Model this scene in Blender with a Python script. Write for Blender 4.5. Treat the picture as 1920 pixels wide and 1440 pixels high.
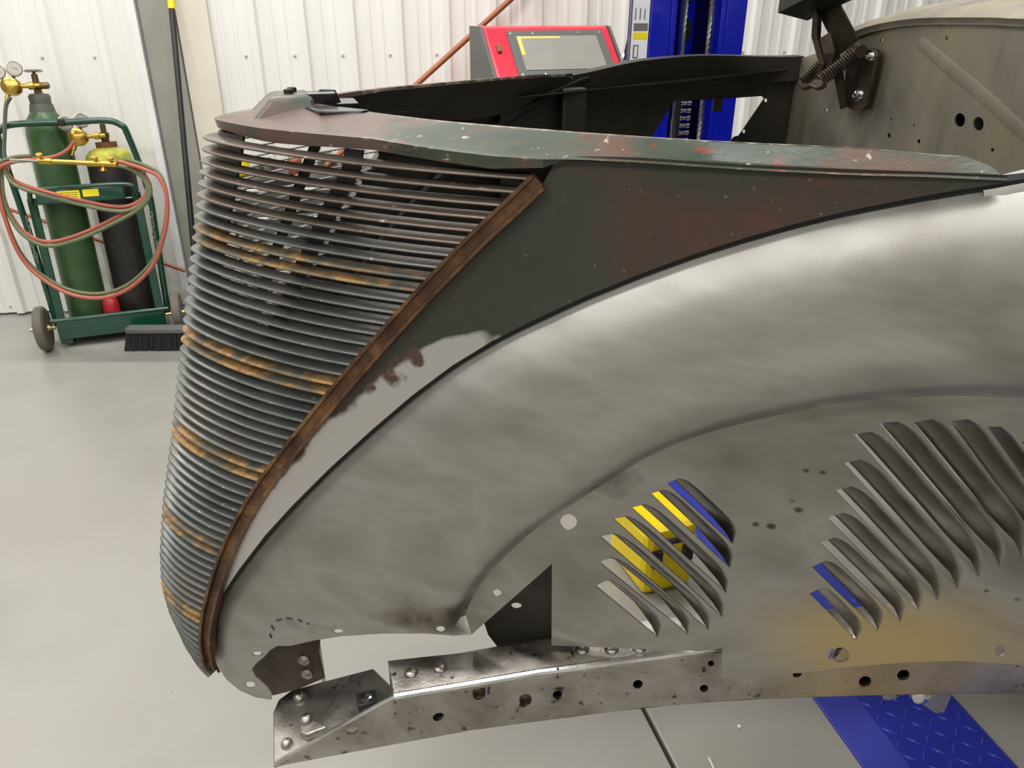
import bpy, bmesh, math, random
from mathutils import Vector, Matrix
from mathutils.geometry import delaunay_2d_cdt
random.seed(7)
scene = bpy.context.scene
for o in list(bpy.data.objects): bpy.data.objects.remove(o, do_unlink=True)
col = scene.collection

# ------------------------------------------------------------------ camera, world, lights, exposure
CAM_H = 1.38                      # metres above the shop floor
PITCH = math.radians(26.0)        # looking down
FPX = 1442.0                      # focal length for a 1920 x 1440 frame
cam_d = bpy.data.cameras.new('camera'); cam = bpy.data.objects.new('camera', cam_d); col.objects.link(cam)
cam_d.sensor_width = 36.0; cam_d.lens = 36.0 * FPX / 1920.0; cam_d.clip_start = 0.02
cam.location = (0, 0, CAM_H); cam.rotation_euler = (math.pi / 2 - PITCH, 0, 0)
scene.camera = cam
scene.view_settings.view_transform = 'Standard'; scene.view_settings.look = 'None'
scene.view_settings.gamma = 1.0; scene.view_settings.use_curve_mapping = False
scene.view_settings.exposure = 0.28
world = bpy.data.worlds.new('world'); scene.world = world; world.use_nodes = True
bg = world.node_tree.nodes['Background']; bg.inputs[0].default_value = (0.9, 0.95, 1.0, 1); bg.inputs[1].default_value = 0.1
LAMP_W = 33.0
CEIL = 3.9
LAMPS = [(x, y) for y in (-1.9, 0.55, 2.75) for x in (-3.4, -1.2, 1.0)]
for (x, y) in LAMPS:
    ld = bpy.data.lights.new('ceiling_led', 'AREA'); ld.shape = 'RECTANGLE'; ld.size = 1.5; ld.size_y = 0.30
    ld.energy = LAMP_W * {-1.9: 0.85, 0.55: 0.85, 2.75: 1.1}[y]; ld.color = (1.0, 0.985, 0.955)
    lo = bpy.data.objects.new('ceiling_led_light', ld); col.objects.link(lo); lo.location = (x, y, CEIL - 0.14)

# ------------------------------------------------------------------ geometry of the place
K = 0.85                          # car units -> metres
YAW = math.radians(16.76)         # the car stands turned away from the wall line
Y0 = 1.1                          # car origin ahead of the camera (car units)
cT, sT = math.cos(PITCH), math.sin(PITCH)
EX = (math.cos(YAW), math.sin(YAW)); EY = (-math.sin(YAW), math.cos(YAW))
C0 = (-Y0 * EX[1], -Y0 * EY[1], 0.0)

def wdir(u, v):
    a = (u - 960) / FPX; b = (v - 720) / FPX
    return (a, cT - b * sT, -sT - b * cT)
def cdir(u, v):
    d = wdir(u, v)
    return (d[0] * EX[0] + d[1] * EX[1], d[0] * EY[0] + d[1] * EY[1], d[2])
def along(u, v, t):
    d = cdir(u, v); return (C0[0] + d[0] * t, C0[1] + d[1] * t, C0[2] + d[2] * t)
def at_y(u, v, y): return along(u, v, (y - C0[1]) / cdir(u, v)[1])
def at_x(u, v, x): return along(u, v, (x - C0[0]) / cdir(u, v)[0])
def at_z(u, v, z): return along(u, v, z / cdir(u, v)[2])
def hit(u, v, S):
    """first point where the sight line meets the near flank y = -S(x, z)"""
    F = lambda t: (lambda p: p[1] + S(p[0], p[2]))(along(u, v, t))
    lo = 0.25; t = lo
    while t < 3 and F(t) < 0: lo = t; t += 0.02
    hi = t
    for _ in range(30):
        m = (lo + hi) / 2
        if F(m) < 0: lo = m
        else: hi = m
    return along(u, v, lo)
def hit_far(u, v, S):
    F = lambda t: (lambda p: p[1] - S(p[0], p[2]))(along(u, v, t))
    lo = 0.6; hi = 3.2
    for _ in range(40):
        m = (lo + hi) / 2
        if F(m) < 0: lo = m
        else: hi = m
    return along(u, v, lo)
def CP(p): return (p[0] * K, p[1] * K, p[2] * K + CAM_H)       # car units -> metres in the car's frame
def MIR(p): return (p[0], -p[1], p[2])
def wp(u, v, Y):                                               # world point at forward distance Y
    d = wdir(u, v); t = Y / d[1]; return Vector((d[0] * t, Y, CAM_H + d[2] * t))
def fp(u, v, z=0.0):
    d = wdir(u, v); t = (z - CAM_H) / d[2]; return Vector((d[0] * t, d[1] * t, z))
def S0(x): return 0.3727 + 0.5566 * x + 0.0266 * x * x - 0.0179 * x ** 3 - 0.2406 * x ** 4
def lerp(a, b, t): return a + (b - a) * t
def sstep(a, b, x):
    t = max(0.0, min(1.0, (x - a) / (b - a))); return t * t * (3 - 2 * t)
def interp(tab, x):
    if x <= tab[0][0]: return tab[0][1]
    for (a, fa), (b, fb) in zip(tab, tab[1:]):
        if x <= b: return lerp(fa, fb, (x - a) / (b - a))
    return tab[-1][1]
def spline(pts, n=6, closed=False):
    """Catmull-Rom through points of any dimension"""
    out = []; N = len(pts)
    for i in range(N if closed else N - 1):
        g = lambda k: pts[k % N] if closed else pts[max(0, min(N - 1, k))]
        p0, p1, p2, p3 = g(i - 1), g(i), g(i + 1), g(i + 2)
        for j in range(n):
            t = j / n
            out.append(tuple(0.5 * (2 * b + (c - a) * t + (2 * a - 5 * b + 4 * c - d) * t * t + (-a + 3 * b - 3 * c + d) * t ** 3)
                             for a, b, c, d in zip(p0, p1, p2, p3)))
    if not closed: out.append(tuple(pts[-1]))
    return out

# ------------------------------------------------------------------ materials
def nt(name):
    m = bpy.data.materials.new(name); m.use_nodes = True
    return m, m.node_tree, m.node_tree.nodes['Principled BSDF']
def rgba(c): return (c[0], c[1], c[2], 1)
def srgb(r, g, b):
    f = lambda c: (c / 255) / 12.92 if c / 255 <= 0.04045 else ((c / 255 + 0.055) / 1.055) ** 2.4
    return (f(r), f(g), f(b))
def plain(name, c, rough=0.5, metal=0.0, coat=0.0, bump=0.0, bscale=60, alpha=1, trans=0, spec=0.5, wander=0.12):
    m, t, b = nt(name)
    b.inputs['Base Color'].default_value = rgba(c); b.inputs['Roughness'].default_value = rough
    b.inputs['Metallic'].default_value = metal; b.inputs['Coat Weight'].default_value = coat
    b.inputs['Transmission Weight'].default_value = trans; b.inputs['Specular IOR Level'].default_value = spec
    b.inputs['Alpha'].default_value = alpha
    # slight tonal wander so nothing is perfectly uniform
    tc = t.nodes.new('ShaderNodeTexCoord'); nz = t.nodes.new('ShaderNodeTexNoise'); nz.inputs['Scale'].default_value = 9
    nz.inputs['Detail'].default_value = 4
    mx = t.nodes.new('ShaderNodeMix'); mx.data_type = 'RGBA'; mx.blend_type = 'MULTIPLY'; mx.inputs[0].default_value = 1
    rp = t.nodes.new('ShaderNodeMapRange'); rp.inputs['To Min'].default_value = 1 - wander; rp.inputs['To Max'].default_value = 1 + wander
    t.links.new(tc.outputs['Object'], nz.inputs['Vector']); t.links.new(nz.outputs['Fac'], rp.inputs['Value'])
    mx.inputs[6].default_value = rgba(c); t.links.new(rp.outputs[0], mx.inputs[7]); t.links.new(mx.outputs[2], b.inputs['Base Color'])
    if bump:
        n2 = t.nodes.new('ShaderNodeTexNoise'); n2.inputs['Scale'].default_value = bscale; n2.inputs['Detail'].default_value = 5
        bp = t.nodes.new('ShaderNodeBump'); bp.inputs['Strength'].default_value = bump; bp.inputs['Distance'].default_value = 0.002
        t.links.new(tc.outputs['Object'], n2.inputs['Vector']); t.links.new(n2.outputs['Fac'], bp.inputs['Height']); t.links.new(bp.outputs[0], b.inputs['Normal'])
    return m
def ramp(t, stops):
    r = t.nodes.new('ShaderNodeValToRGB'); e = r.color_ramp.elements
    while len(e) < len(stops): e.new(0.5)
    for k, (p, c) in enumerate(stops): e[k].position = p; e[k].color = rgba(c)
    return r
def blotchy(name, stops, scale=4, detail=6, rough=(0.3, 0.5), metal=1.0, bump=0.08, bscale=160, stretch=(1, 1, 1), spots=None, attr=None, attr2=None, distort=0.4, speck=None):
    """worn metal: noise picks from a ramp of tones; optional spots and vertex-mask layers"""
    m, t, b = nt(name); L = t.links
    tc = t.nodes.new('ShaderNodeTexCoord'); mp = t.nodes.new('ShaderNodeMapping'); mp.inputs['Scale'].default_value = stretch
    L.new(tc.outputs['Object'], mp.inputs['Vector'])
    nz = t.nodes.new('ShaderNodeTexNoise'); nz.inputs['Scale'].default_value = scale; nz.inputs['Detail'].default_value = detail
    nz.inputs['Distortion'].default_value = distort; nz.inputs['Roughness'].default_value = 0.6
    L.new(mp.outputs[0], nz.inputs['Vector'])
    rp = ramp(t, stops); L.new(nz.outputs['Fac'], rp.inputs['Fac']); c = rp.outputs['Color']
    n3 = t.nodes.new('ShaderNodeTexNoise'); n3.inputs['Scale'].default_value = scale * 2.3; n3.inputs['Detail'].default_value = 8
    L.new(mp.outputs[0], n3.inputs['Vector'])
    mr = t.nodes.new('ShaderNodeMapRange'); mr.inputs['From Min'].default_value = 0.3; mr.inputs['From Max'].default_value = 0.7
    mr.inputs['To Min'].default_value = rough[0]; mr.inputs['To Max'].default_value = rough[1]
    L.new(n3.outputs['Fac'], mr.inputs['Value']); r = mr.outputs[0]
    me = None
    def mixc(fac, a, bcol):
        x = t.nodes.new('ShaderNodeMix'); x.data_type = 'RGBA'; L.new(fac, x.inputs[0]); L.new(a, x.inputs[6])
        if isinstance(bcol, tuple): x.inputs[7].default_value = rgba(bcol)
        else: L.new(bcol, x.inputs[7])
        return x.outputs[2]
    for sp in (spots or []):
        sc, lo, hi, colr = sp
        n = t.nodes.new('ShaderNodeTexNoise'); n.inputs['Scale'].default_value = sc; n.inputs['Detail'].default_value = 5
        L.new(tc.outputs['Object'], n.inputs['Vector'])
        k = t.nodes.new('ShaderNodeMapRange'); k.inputs['From Min'].default_value = lo; k.inputs['From Max'].default_value = hi
        L.new(n.outputs['Fac'], k.inputs['Value']); c = mixc(k.outputs[0], c, colr)
    for at in (attr or []):
        nm, colr, brk, rg, mt = at                      # vertex mask broken up by noise
        av = t.nodes.new('ShaderNodeAttribute'); av.attribute_name = nm
        n = t.nodes.new('ShaderNodeTexNoise'); n.inputs['Scale'].default_value = brk; n.inputs['Detail'].default_value = 7
        L.new(tc.outputs['Object'], n.inputs['Vector'])
        s1 = t.nodes.new('ShaderNodeMath'); s1.operation = 'SUBTRACT'; L.new(n.outputs['Fac'], s1.inputs[0]); s1.inputs[1].default_value = 0.5
        s2 = t.nodes.new('ShaderNodeMath'); s2.operation = 'MULTIPLY_ADD'; L.new(s1.outputs[0], s2.inputs[0]); s2.inputs[1].default_value = 0.5 if nm == 'gold' else 1.5
        L.new(av.outputs['Fac'], s2.inputs[2])
        k = t.nodes.new('ShaderNodeMapRange'); k.inputs['From Min'].default_value = 0.1 if nm == 'gold' else 0.35; k.inputs['From Max'].default_value = 1.0 if nm == 'gold' else 0.65
        L.new(s2.outputs[0], k.inputs['Value'])
        # never outside the mask
        mm = t.nodes.new('ShaderNodeMath'); mm.operation = 'MINIMUM'; L.new(k.outputs[0], mm.inputs[0])
        up = t.nodes.new('ShaderNodeMath'); up.operation = 'MULTIPLY'; L.new(av.outputs['Fac'], up.inputs[0]); up.inputs[1].default_value = 4; up.use_clamp = True
        L.new(up.outputs[0], mm.inputs[1]); fac = mm.outputs[0]
        c = mixc(fac, c, colr)
        if rg is not None:
            x = t.nodes.new('ShaderNodeMix'); L.new(fac, x.inputs[0]); L.new(r, x.inputs[2]); x.inputs[3].default_value = rg; r = x.outputs[0]
        if mt is not None:
            x = t.nodes.new('ShaderNodeMix'); L.new(fac, x.inputs[0])
            if me is None: x.inputs[2].default_value = metal
            else: L.new(me, x.inputs[2])
            x.inputs[3].default_value = mt; me = x.outputs[0]
    b.inputs['Metallic'].default_value = metal
    if me is not None: L.new(me, b.inputs['Metallic'])
    L.new(c, b.inputs['Base Color']); L.new(r, b.inputs['Roughness'])
    if bump:
        n2 = t.nodes.new('ShaderNodeTexNoise'); n2.inputs['Scale'].default_value = bscale; n2.inputs['Detail'].default_value = 4
        L.new(mp.outputs[0], n2.inputs['Vector'])
        bp = t.nodes.new('ShaderNodeBump'); bp.inputs['Strength'].default_value = bump; bp.inputs['Distance'].default_value = 0.002
        L.new(n2.outputs['Fac'], bp.inputs['Height']); L.new(bp.outputs[0], b.inputs['Normal'])
    return m
M = {}
STEEL = srgb(196, 193, 186)
M['fender'] = blotchy('sanded_bare_steel', [(0.30, srgb(130, 125, 117)), (0.43, srgb(155, 152, 146)), (0.56, srgb(174, 172, 167)), (0.72, srgb(144, 139, 131))],
                      scale=2.8, detail=4, rough=(0.46, 0.58), bump=0.05, bscale=420, stretch=(1, 1, 2.2),
                      attr=[('gold', srgb(206, 182, 122), 9, 0.5, None), ('stain_pit', srgb(92, 84, 76), 14, 0.5, None)])
M['louver'] = blotchy('sanded_louver_steel', [(0.3, srgb(112, 106, 98)), (0.55, srgb(150, 146, 138)), (0.75, srgb(128, 122, 114))], scale=16, rough=(0.34, 0.5), bump=0.05, bscale=300,
                      attr=[('gold', srgb(206, 182, 122), 9, 0.5, None), ('stain_pit', srgb(92, 84, 76), 14, 0.5, None)])
M['frame'] = blotchy('heat_stained_steel', [(0.3, srgb(120, 114, 107)), (0.45, srgb(158, 152, 145)), (0.6, srgb(186, 182, 175)), (0.75, srgb(142, 130, 122))],
                     scale=9, rough=(0.3, 0.48), bump=0.16, bscale=260, spots=[(70, 0.62, 0.72, srgb(74, 66, 62))],
                     attr=[('gold', srgb(206, 180, 116), 10, 0.5, None)])
M['bright'] = blotchy('brushed_bright_steel', [(0.3, srgb(176, 174, 170)), (0.6, srgb(220, 219, 216))], scale=22, rough=(0.2, 0.34), bump=0.05)
M['panel'] = blotchy('dark_green_paint_over_rust', [(0.36, srgb(50, 60, 49)), (0.47, srgb(56, 56, 47)), (0.55, srgb(68, 53, 45)), (0.72, srgb(92, 53, 44))],
                     scale=4.2, rough=(0.5, 0.66), metal=0.0, bump=0.1, bscale=230, spots=[(190, 0.68, 0.74, srgb(120, 112, 98))],
                     attr=[('bare', srgb(205, 203, 202), 26, 0.34, 0.95), ('brown', srgb(84, 62, 54), 70, 0.5, 0.0)])
M['shell'] = blotchy('worn_green_and_primer_paint', [(0.34, srgb(48, 61, 52)), (0.52, srgb(64, 73, 61)), (0.60, srgb(92, 74, 60)), (0.75, srgb(104, 66, 54))],
                     scale=11, rough=(0.3, 0.48), metal=0.0, bump=0.12, bscale=200, stretch=(0.6, 1, 1.6), spots=[(120, 0.66, 0.72, srgb(190, 172, 150)), (46, 0.64, 0.7, srgb(110, 62, 40))],
                     attr=[('primer', srgb(98, 76, 68), 24, 0.34, None), ('worn', srgb(178, 164, 146), 60, 0.32, None)])
M['trim'] = blotchy('rusty_brown_channel', [(0.3, srgb(62, 42, 32)), (0.5, srgb(98, 70, 48)), (0.62, srgb(136, 100, 62)), (0.8, srgb(78, 56, 44))],
                    scale=26, rough=(0.35, 0.55), metal=0.35, bump=0.2, bscale=240)
M['bar'] = blotchy('grey_grille_paint', [(0.3, srgb(70, 72, 69)), (0.5, srgb(94, 98, 95)), (0.62, srgb(104, 98, 93)), (0.8, srgb(90, 100, 97))],
                   scale=9, rough=(0.26, 0.38), metal=0.35, bump=0.08, bscale=260, spots=[(150, 0.66, 0.73, srgb(158, 146, 130))])
M['bar_dark'] = blotchy('brown_grey_grille_paint', [(0.3, srgb(70, 62, 57)), (0.5, srgb(98, 88, 81)), (0.7, srgb(116, 102, 93))],
                        scale=9, rough=(0.24, 0.38), metal=0.4, bump=0.08, bscale=260, spots=[(90, 0.64, 0.72, srgb(168, 150, 136))])
M['bar_rust'] = blotchy('rusty_orange_grille_paint', [(0.40, srgb(82, 84, 76)), (0.50, srgb(118, 96, 64)), (0.58, srgb(160, 124, 74)), (0.70, srgb(92, 60, 38))],
                        scale=34, rough=(0.4, 0.6), metal=0.2, bump=0.25, bscale=220)
M['black'] = plain('black_satin_paint', srgb(34, 33, 31), 0.42, bump=0.1)
M['black_gloss'] = plain('black_gloss_paint', srgb(20, 20, 20), 0.22)
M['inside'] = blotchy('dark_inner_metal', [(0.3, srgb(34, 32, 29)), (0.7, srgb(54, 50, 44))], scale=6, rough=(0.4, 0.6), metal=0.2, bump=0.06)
M['gap_strip'] = plain('gap_black', srgb(14, 14, 14), 0.6)
M['firewall'] = blotchy('grey_tan_firewall_steel', [(0.28, srgb(112, 106, 104)), (0.45, srgb(146, 140, 128)), (0.6, srgb(160, 152, 128)), (0.75, srgb(128, 122, 120))],
                        scale=5, rough=(0.45, 0.6), metal=0.75, bump=0.06, bscale=200, stretch=(1, 1.6, 0.6))
M['hinge'] = blotchy('brown_black_hinge_steel', [(0.3, srgb(52, 44, 38)), (0.7, srgb(82, 70, 60))], scale=20, rough=(0.35, 0.5), metal=0.6, bump=0.1)
M['chrome'] = plain('zinc_bolt', srgb(215, 215, 215), 0.18, 1.0)
M['wall'] = plain('white_painted_wall_sheet', srgb(236, 235, 229), 0.42, wander=0.015)
M['wall_screw'] = plain('white_screw_head', srgb(190, 190, 186), 0.4)
M['cream'] = plain('cream_tone', srgb(228, 221, 206), 0.5)
M['shop_wall'] = plain('grey_shop_wall', srgb(150, 148, 142), 0.7)
M['column'] = plain('grey_column_paint', srgb(150, 150, 140), 0.45)
M['ceiling'] = plain('grey_ceiling', srgb(170, 170, 166), 0.6)
M['joint'] = plain('dark_joint_filler', srgb(38, 36, 33), 0.9)
M['cart'] = plain('dark_green_gloss_paint', srgb(14, 66, 48), 0.25, coat=0.5)
M['oxygen'] = blotchy('green_cylinder_paint', [(0.3, srgb(44, 72, 40)), (0.5, srgb(58, 88, 50)), (0.75, srgb(50, 80, 46))], scale=6, rough=(0.3, 0.45), metal=0.0, bump=0.03)
M['neck'] = plain('weathered_neck_ring', srgb(84, 86, 76), 0.55)
M['acet'] = blotchy('scuffed_black_cylinder', [(0.3, srgb(26, 25, 24)), (0.6, srgb(40, 38, 36)), (0.8, srgb(70, 66, 62))], scale=14, rough=(0.4, 0.6), metal=0.0, bump=0.05)
M['yellow_top'] = blotchy('yellow_cylinder_top', [(0.35, srgb(150, 156, 70)), (0.6, srgb(212, 208, 60))], scale=14, rough=(0.4, 0.5), metal=0.0, bump=0.03)
M['rust_collar'] = plain('rusty_collar', srgb(118, 72, 44), 0.6)
M['brass'] = plain('brass', srgb(206, 172, 84), 0.28, 1.0)
M['brass_dark'] = plain('tarnished_brass', srgb(120, 98, 64), 0.4, 0.8)
M['gauge'] = plain('gauge_face', srgb(226, 222, 216), 0.4)
M['gauge_rim'] = plain('gauge_rim', srgb(176, 170, 158), 0.3, 0.8)
M['ink'] = plain('black_ink', srgb(40, 40, 40), 0.6)
M['hose_red'] = plain('red_rubber_hose', srgb(176, 94, 78), 0.5)
M['hose_green'] = plain('green_rubber_hose', srgb(104, 112, 78), 0.5)
M['hose_dark'] = plain('grey_rubber_hose', srgb(88, 92, 84), 0.5)
M['rubber'] = plain('grey_rubber_tyre', srgb(106, 100, 88), 0.7, bump=0.1)
M['hub'] = plain('yellow_zinc_hub', srgb(186, 172, 120), 0.3, 0.9)
M['yellow'] = plain('yellow_sticker', srgb(238, 220, 30), 0.45)
M['yellow_p'] = plain('yellow_plastic', srgb(240, 214, 0), 0.35)
M['red'] = plain('red_gloss_paint', srgb(214, 36, 62), 0.3, coat=0.4)
M['red_dark'] = plain('dark_red_paint', srgb(170, 34, 40), 0.4)
M['cab_grey'] = plain('dark_grey_cabinet_paint', srgb(84, 86, 84), 0.5, bump=0.1)
M['glass_grey'] = plain('dusty_window', srgb(150, 148, 142), 0.12, coat=0.6)
M['tape'] = plain('yellow_tape', srgb(214, 200, 90), 0.6)
M['blue'] = plain('blue_gloss_paint', srgb(10, 24, 168), 0.24, coat=0.5)
M['blue_plate'] = plain('scuffed_blue_plate', srgb(34, 46, 150), 0.4, bump=0.1)
M['blue_film'] = plain('pale_blue_film', srgb(112, 116, 196), 0.35)
M['navy'] = plain('navy_inner_paint', srgb(8, 12, 84), 0.3)
M['label'] = plain('white_label', srgb(232, 232, 234), 0.5)
M['label_grey'] = plain('grey_print', srgb(110, 112, 116), 0.5)
M['cable'] = plain('steel_cable', srgb(170, 170, 164), 0.4, 0.7)
M['copper'] = plain('brown_copper_rod', srgb(150, 92, 62), 0.45, 0.4)
M['bristle'] = plain('black_bristle', srgb(30, 29, 28), 0.8)
M['broom_cap'] = plain('dusty_grey_broom_block', srgb(104, 104, 102), 0.6)
M['plastic_black'] = plain('black_plastic', srgb(28, 28, 30), 0.4)
M['marker'] = plain('blue_black_marker', srgb(40, 40, 74), 0.6)
M['lamp_body'] = plain('white_lamp_body', srgb(235, 235, 235), 0.4)
mm, t_, b_ = nt('led_diffuser'); b_.inputs['Emission Color'].default_value = (1, 0.98, 0.95, 1); b_.inputs['Emission Strength'].default_value = 6.0; M['led'] = mm
def floor_mat():
    m, t, b = nt('grey_epoxy_floor'); L = t.links
    tc = t.nodes.new('ShaderNodeTexCoord'); nz = t.nodes.new('ShaderNodeTexNoise'); nz.inputs['Scale'].default_value = 1.6; nz.inputs['Detail'].default_value = 8
    L.new(tc.outputs['Object'], nz.inputs['Vector'])
    rp = ramp(t, [(0.3, srgb(144, 141, 135)), (0.5, srgb(153, 150, 144)), (0.72, srgb(149, 146, 138))]); L.new(nz.outputs['Fac'], rp.inputs['Fac'])
    n2 = t.nodes.new('ShaderNodeTexNoise'); n2.inputs['Scale'].default_value = 75; n2.inputs['Detail'].default_value = 3
    L.new(tc.outputs['Object'], n2.inputs['Vector'])
    k = t.nodes.new('ShaderNodeMapRange'); k.inputs['From Min'].default_value = 0.68; k.inputs['From Max'].default_value = 0.76; L.new(n2.outputs['Fac'], k.inputs['Value'])
    x = t.nodes.new('ShaderNodeMix'); x.data_type = 'RGBA'; L.new(k.outputs[0], x.inputs[0]); L.new(rp.outputs['Color'], x.inputs[6]); x.inputs[7].default_value = rgba(srgb(140, 136, 130))
    L.new(x.outputs[2], b.inputs['Base Color'])
    b.inputs['Roughness'].default_value = 0.24; b.inputs['Specular IOR Level'].default_value = 0.5
    n4 = t.nodes.new('ShaderNodeTexNoise'); n4.inputs['Scale'].default_value = 5; L.new(tc.outputs['Object'], n4.inputs['Vector'])
    bp = t.nodes.new('ShaderNodeBump'); bp.inputs['Strength'].default_value = 0.08; bp.inputs['Distance'].default_value = 0.01
    L.new(n4.outputs['Fac'], bp.inputs['Height']); L.new(bp.outputs[0], b.inputs['Normal'])
    return m
M['floor'] = floor_mat()

# ------------------------------------------------------------------ mesh helpers
class MB:
    def __init__(s): s.v = []; s.f = []; s.at = {}
    def vert(s, p): s.v.append(tuple(p)); return len(s.v) - 1
    def grid(s, rows, close_u=False, close_v=False):
        n = len(rows[0]); base = len(s.v)
        for r in rows:
            for p in r: s.v.append(tuple(p))
        R = len(rows)
        for i in range(R if close_u else R - 1):
            for j in range(n if close_v else n - 1):
                a = base + i * n + j; b = base + i * n + (j + 1) % n
                c = base + ((i + 1) % R) * n + (j + 1) % n; d = base + ((i + 1) % R) * n + j
                s.f.append((a, b, c, d))
        return base
    def box(s, c, d, mat=None):
        x, y, z = c; a, b, e = d[0] / 2, d[1] / 2, d[2] / 2
        P = [Vector((sx * a, sy * b, sz * e)) for sx in (-1, 1) for sy in (-1, 1) for sz in (-1, 1)]
        if mat is not None: P = [mat @ p for p in P]
        k = len(s.v)
        for p in P: s.v.append((p[0] + x, p[1] + y, p[2] + z))
        for q in ((0, 1, 3, 2), (4, 6, 7, 5), (0, 4, 5, 1), (2, 3, 7, 6), (0, 2, 6, 4), (1, 5, 7, 3)): s.f.append(tuple(k + i for i in q))
    def prism(s, poly, off):
        """flat polygon (3d points) thickened by vector off"""
        k = len(s.v); n = len(poly); off = Vector(off)
        for p in poly: s.v.append(tuple(p))
        for p in poly: s.v.append(tuple(Vector(p) + off))
        s.f.append(tuple(range(k, k + n))[::-1]); s.f.append(tuple(range(k + n, k + 2 * n)))
        for i in range(n): j = (i + 1) % n; s.f.append((k + i, k + j, k + n + j, k + n + i))
    def tube(s, path, r, n=10, caps=True, closed=False):
        path = [Vector(p) for p in path]; N = len(path); rows = []; up = None
        for i, p in enumerate(path):
            a = path[(i - 1) % N] if closed or i > 0 else p; b = path[(i + 1) % N] if closed or i < N - 1 else p
            t = (b - a)
            if t.length < 1e-9: t = Vector((0, 0, 1))
            t.normalize()
            if up is None:
                up = Vector((0, 0, 1)) if abs(t.z) < 0.9 else Vector((1, 0, 0))
            x = t.cross(up)
            if x.length < 1e-6: x = t.orthogonal()
            x.normalize(); y = x.cross(t).normalized(); up = y
            rr = r[i] if isinstance(r, (list, tuple)) else r
            rows.append([p + x * (rr * math.cos(2 * math.pi * k / n)) + y * (rr * math.sin(2 * math.pi * k / n)) for k in range(n)])
        b = s.grid(rows, close_u=closed, close_v=True)
        if caps and not closed:
            s.f.append(tuple(range(b, b + n))); e = b + (N - 1) * n; s.f.append(tuple(range(e, e + n))[::-1])
    def lathe(s, prof, o=(0, 0, 0), axis=(0, 0, 1), n=24):
        """profile of (radius, height) turned about an axis through o"""
        q = Vector((0, 0, 1)).rotation_difference(Vector(axis).normalized()); o = Vector(o); rows = []
        for r, h in prof:
            rows.append([o + q @ Vector((r * math.cos(2 * math.pi * k / n), r * math.sin(2 * math.pi * k / n), h)) for k in range(n)])
        b = s.grid(rows, close_v=True)
        if prof[0][0] > 1e-6: s.f.append(tuple(range(b, b + n))[::-1])
        if prof[-1][0] > 1e-6: e = b + (len(prof) - 1) * n; s.f.append(tuple(range(e, e + n)))
    def build(s, name, mat, parent=None, smooth=True, solid=0, sub=0, bevel=0, mat2=None, offset=-1, angle=40, fixn=True, attrs=None):
        nf = 0
        if solid:
            if fixn:
                t0 = bpy.data.meshes.new('tmp'); t0.from_pydata(s.v, [], s.f); bm = bmesh.new(); bm.from_mesh(t0); bmesh.ops.recalc_face_normals(bm, faces=bm.faces)
                s.f = [tuple(v.index for v in f.verts) for f in bm.faces]; bm.free(); bpy.data.meshes.remove(t0); fixn = False
            N = [Vector((0, 0, 0)) for _ in s.v]; cnt = {}
            for f in s.f:
                nn = Vector((0, 0, 0)); P = [Vector(s.v[i]) for i in f]
                for k in range(1, len(P) - 1): nn += (P[k] - P[0]).cross(P[k + 1] - P[0])
                for i in f: N[i] += nn
                for k in range(len(f)): cnt[(f[k], f[(k + 1) % len(f)])] = 1
            N = [x.normalized() if x.length > 0 else Vector((0, 0, 1)) for x in N]
            up = solid * (offset + 1) / 2; dn = solid - up; nv = len(s.v)
            fr = [tuple(Vector(p) + n * up) for p, n in zip(s.v, N)]; bk = [tuple(Vector(p) - n * dn) for p, n in zip(s.v, N)]
            F0 = list(s.f); nf = len(F0); s.v = fr + bk; s.f = F0 + [tuple(i + nv for i in f[::-1]) for f in F0]; src = list(range(nv)) * 2
            for (a, b) in cnt:
                if (b, a) not in cnt:
                    k = len(s.v); s.v += [fr[a], fr[b], bk[b], bk[a]]; src += [a, b, b, a]; s.f.append((k + 1, k, k + 3, k + 2))
            if attrs: attrs = {k: [v[i] for i in src] for k, v in attrs.items()}
        me = bpy.data.meshes.new(name); me.from_pydata(s.v, [], s.f)
        if solid and mat2:
            for i in range(nf, 2 * nf): me.polygons[i].material_index = 1
        if fixn:
            bm = bmesh.new(); bm.from_mesh(me); bmesh.ops.remove_doubles(bm, verts=bm.verts, dist=1e-6) if not attrs else None
            bmesh.ops.recalc_face_normals(bm, faces=bm.faces); bm.to_mesh(me); bm.free()
        for k, vals in (attrs or {}).items():
            a = me.attributes.new(k, 'FLOAT', 'POINT')
            for i, x in enumerate(vals): a.data[i].value = x
        me.materials.append(M[mat] if isinstance(mat, str) else mat)
        if mat2: me.materials.append(M[mat2])
        if smooth:
            me.shade_smooth() if hasattr(me, 'shade_smooth') else None
            try: me.set_sharp_from_angle(angle=math.radians(angle))
            except Exception: pass
        o = bpy.data.objects.new(name, me); col.objects.link(o)
        if parent: o.parent = parent
        if bevel:
            b = o.modifiers.new('bevel', 'BEVEL'); b.width = bevel; b.segments = 2; b.limit_method = 'ANGLE'
        return o
def tag(o, label, cat=None, group=None, kind=None):
    if label: o['label'] = label
    if cat: o['category'] = cat
    if group: o['group'] = group
    if kind: o['kind'] = kind
    return o
def empty(name, loc=(0, 0, 0), rot=(0, 0, 0)):
    o = bpy.data.objects.new(name, None); o.empty_display_size = 0.1; col.objects.link(o); o.location = loc; o.rotation_euler = rot; return o
def copy_obj(o, parent=None, loc=None, rot=None):
    c = o.copy(); col.objects.link(c); c.parent = parent
    if loc is not None: c.location = loc
    if rot is not None: c.rotation_euler = rot
    return c

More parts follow.
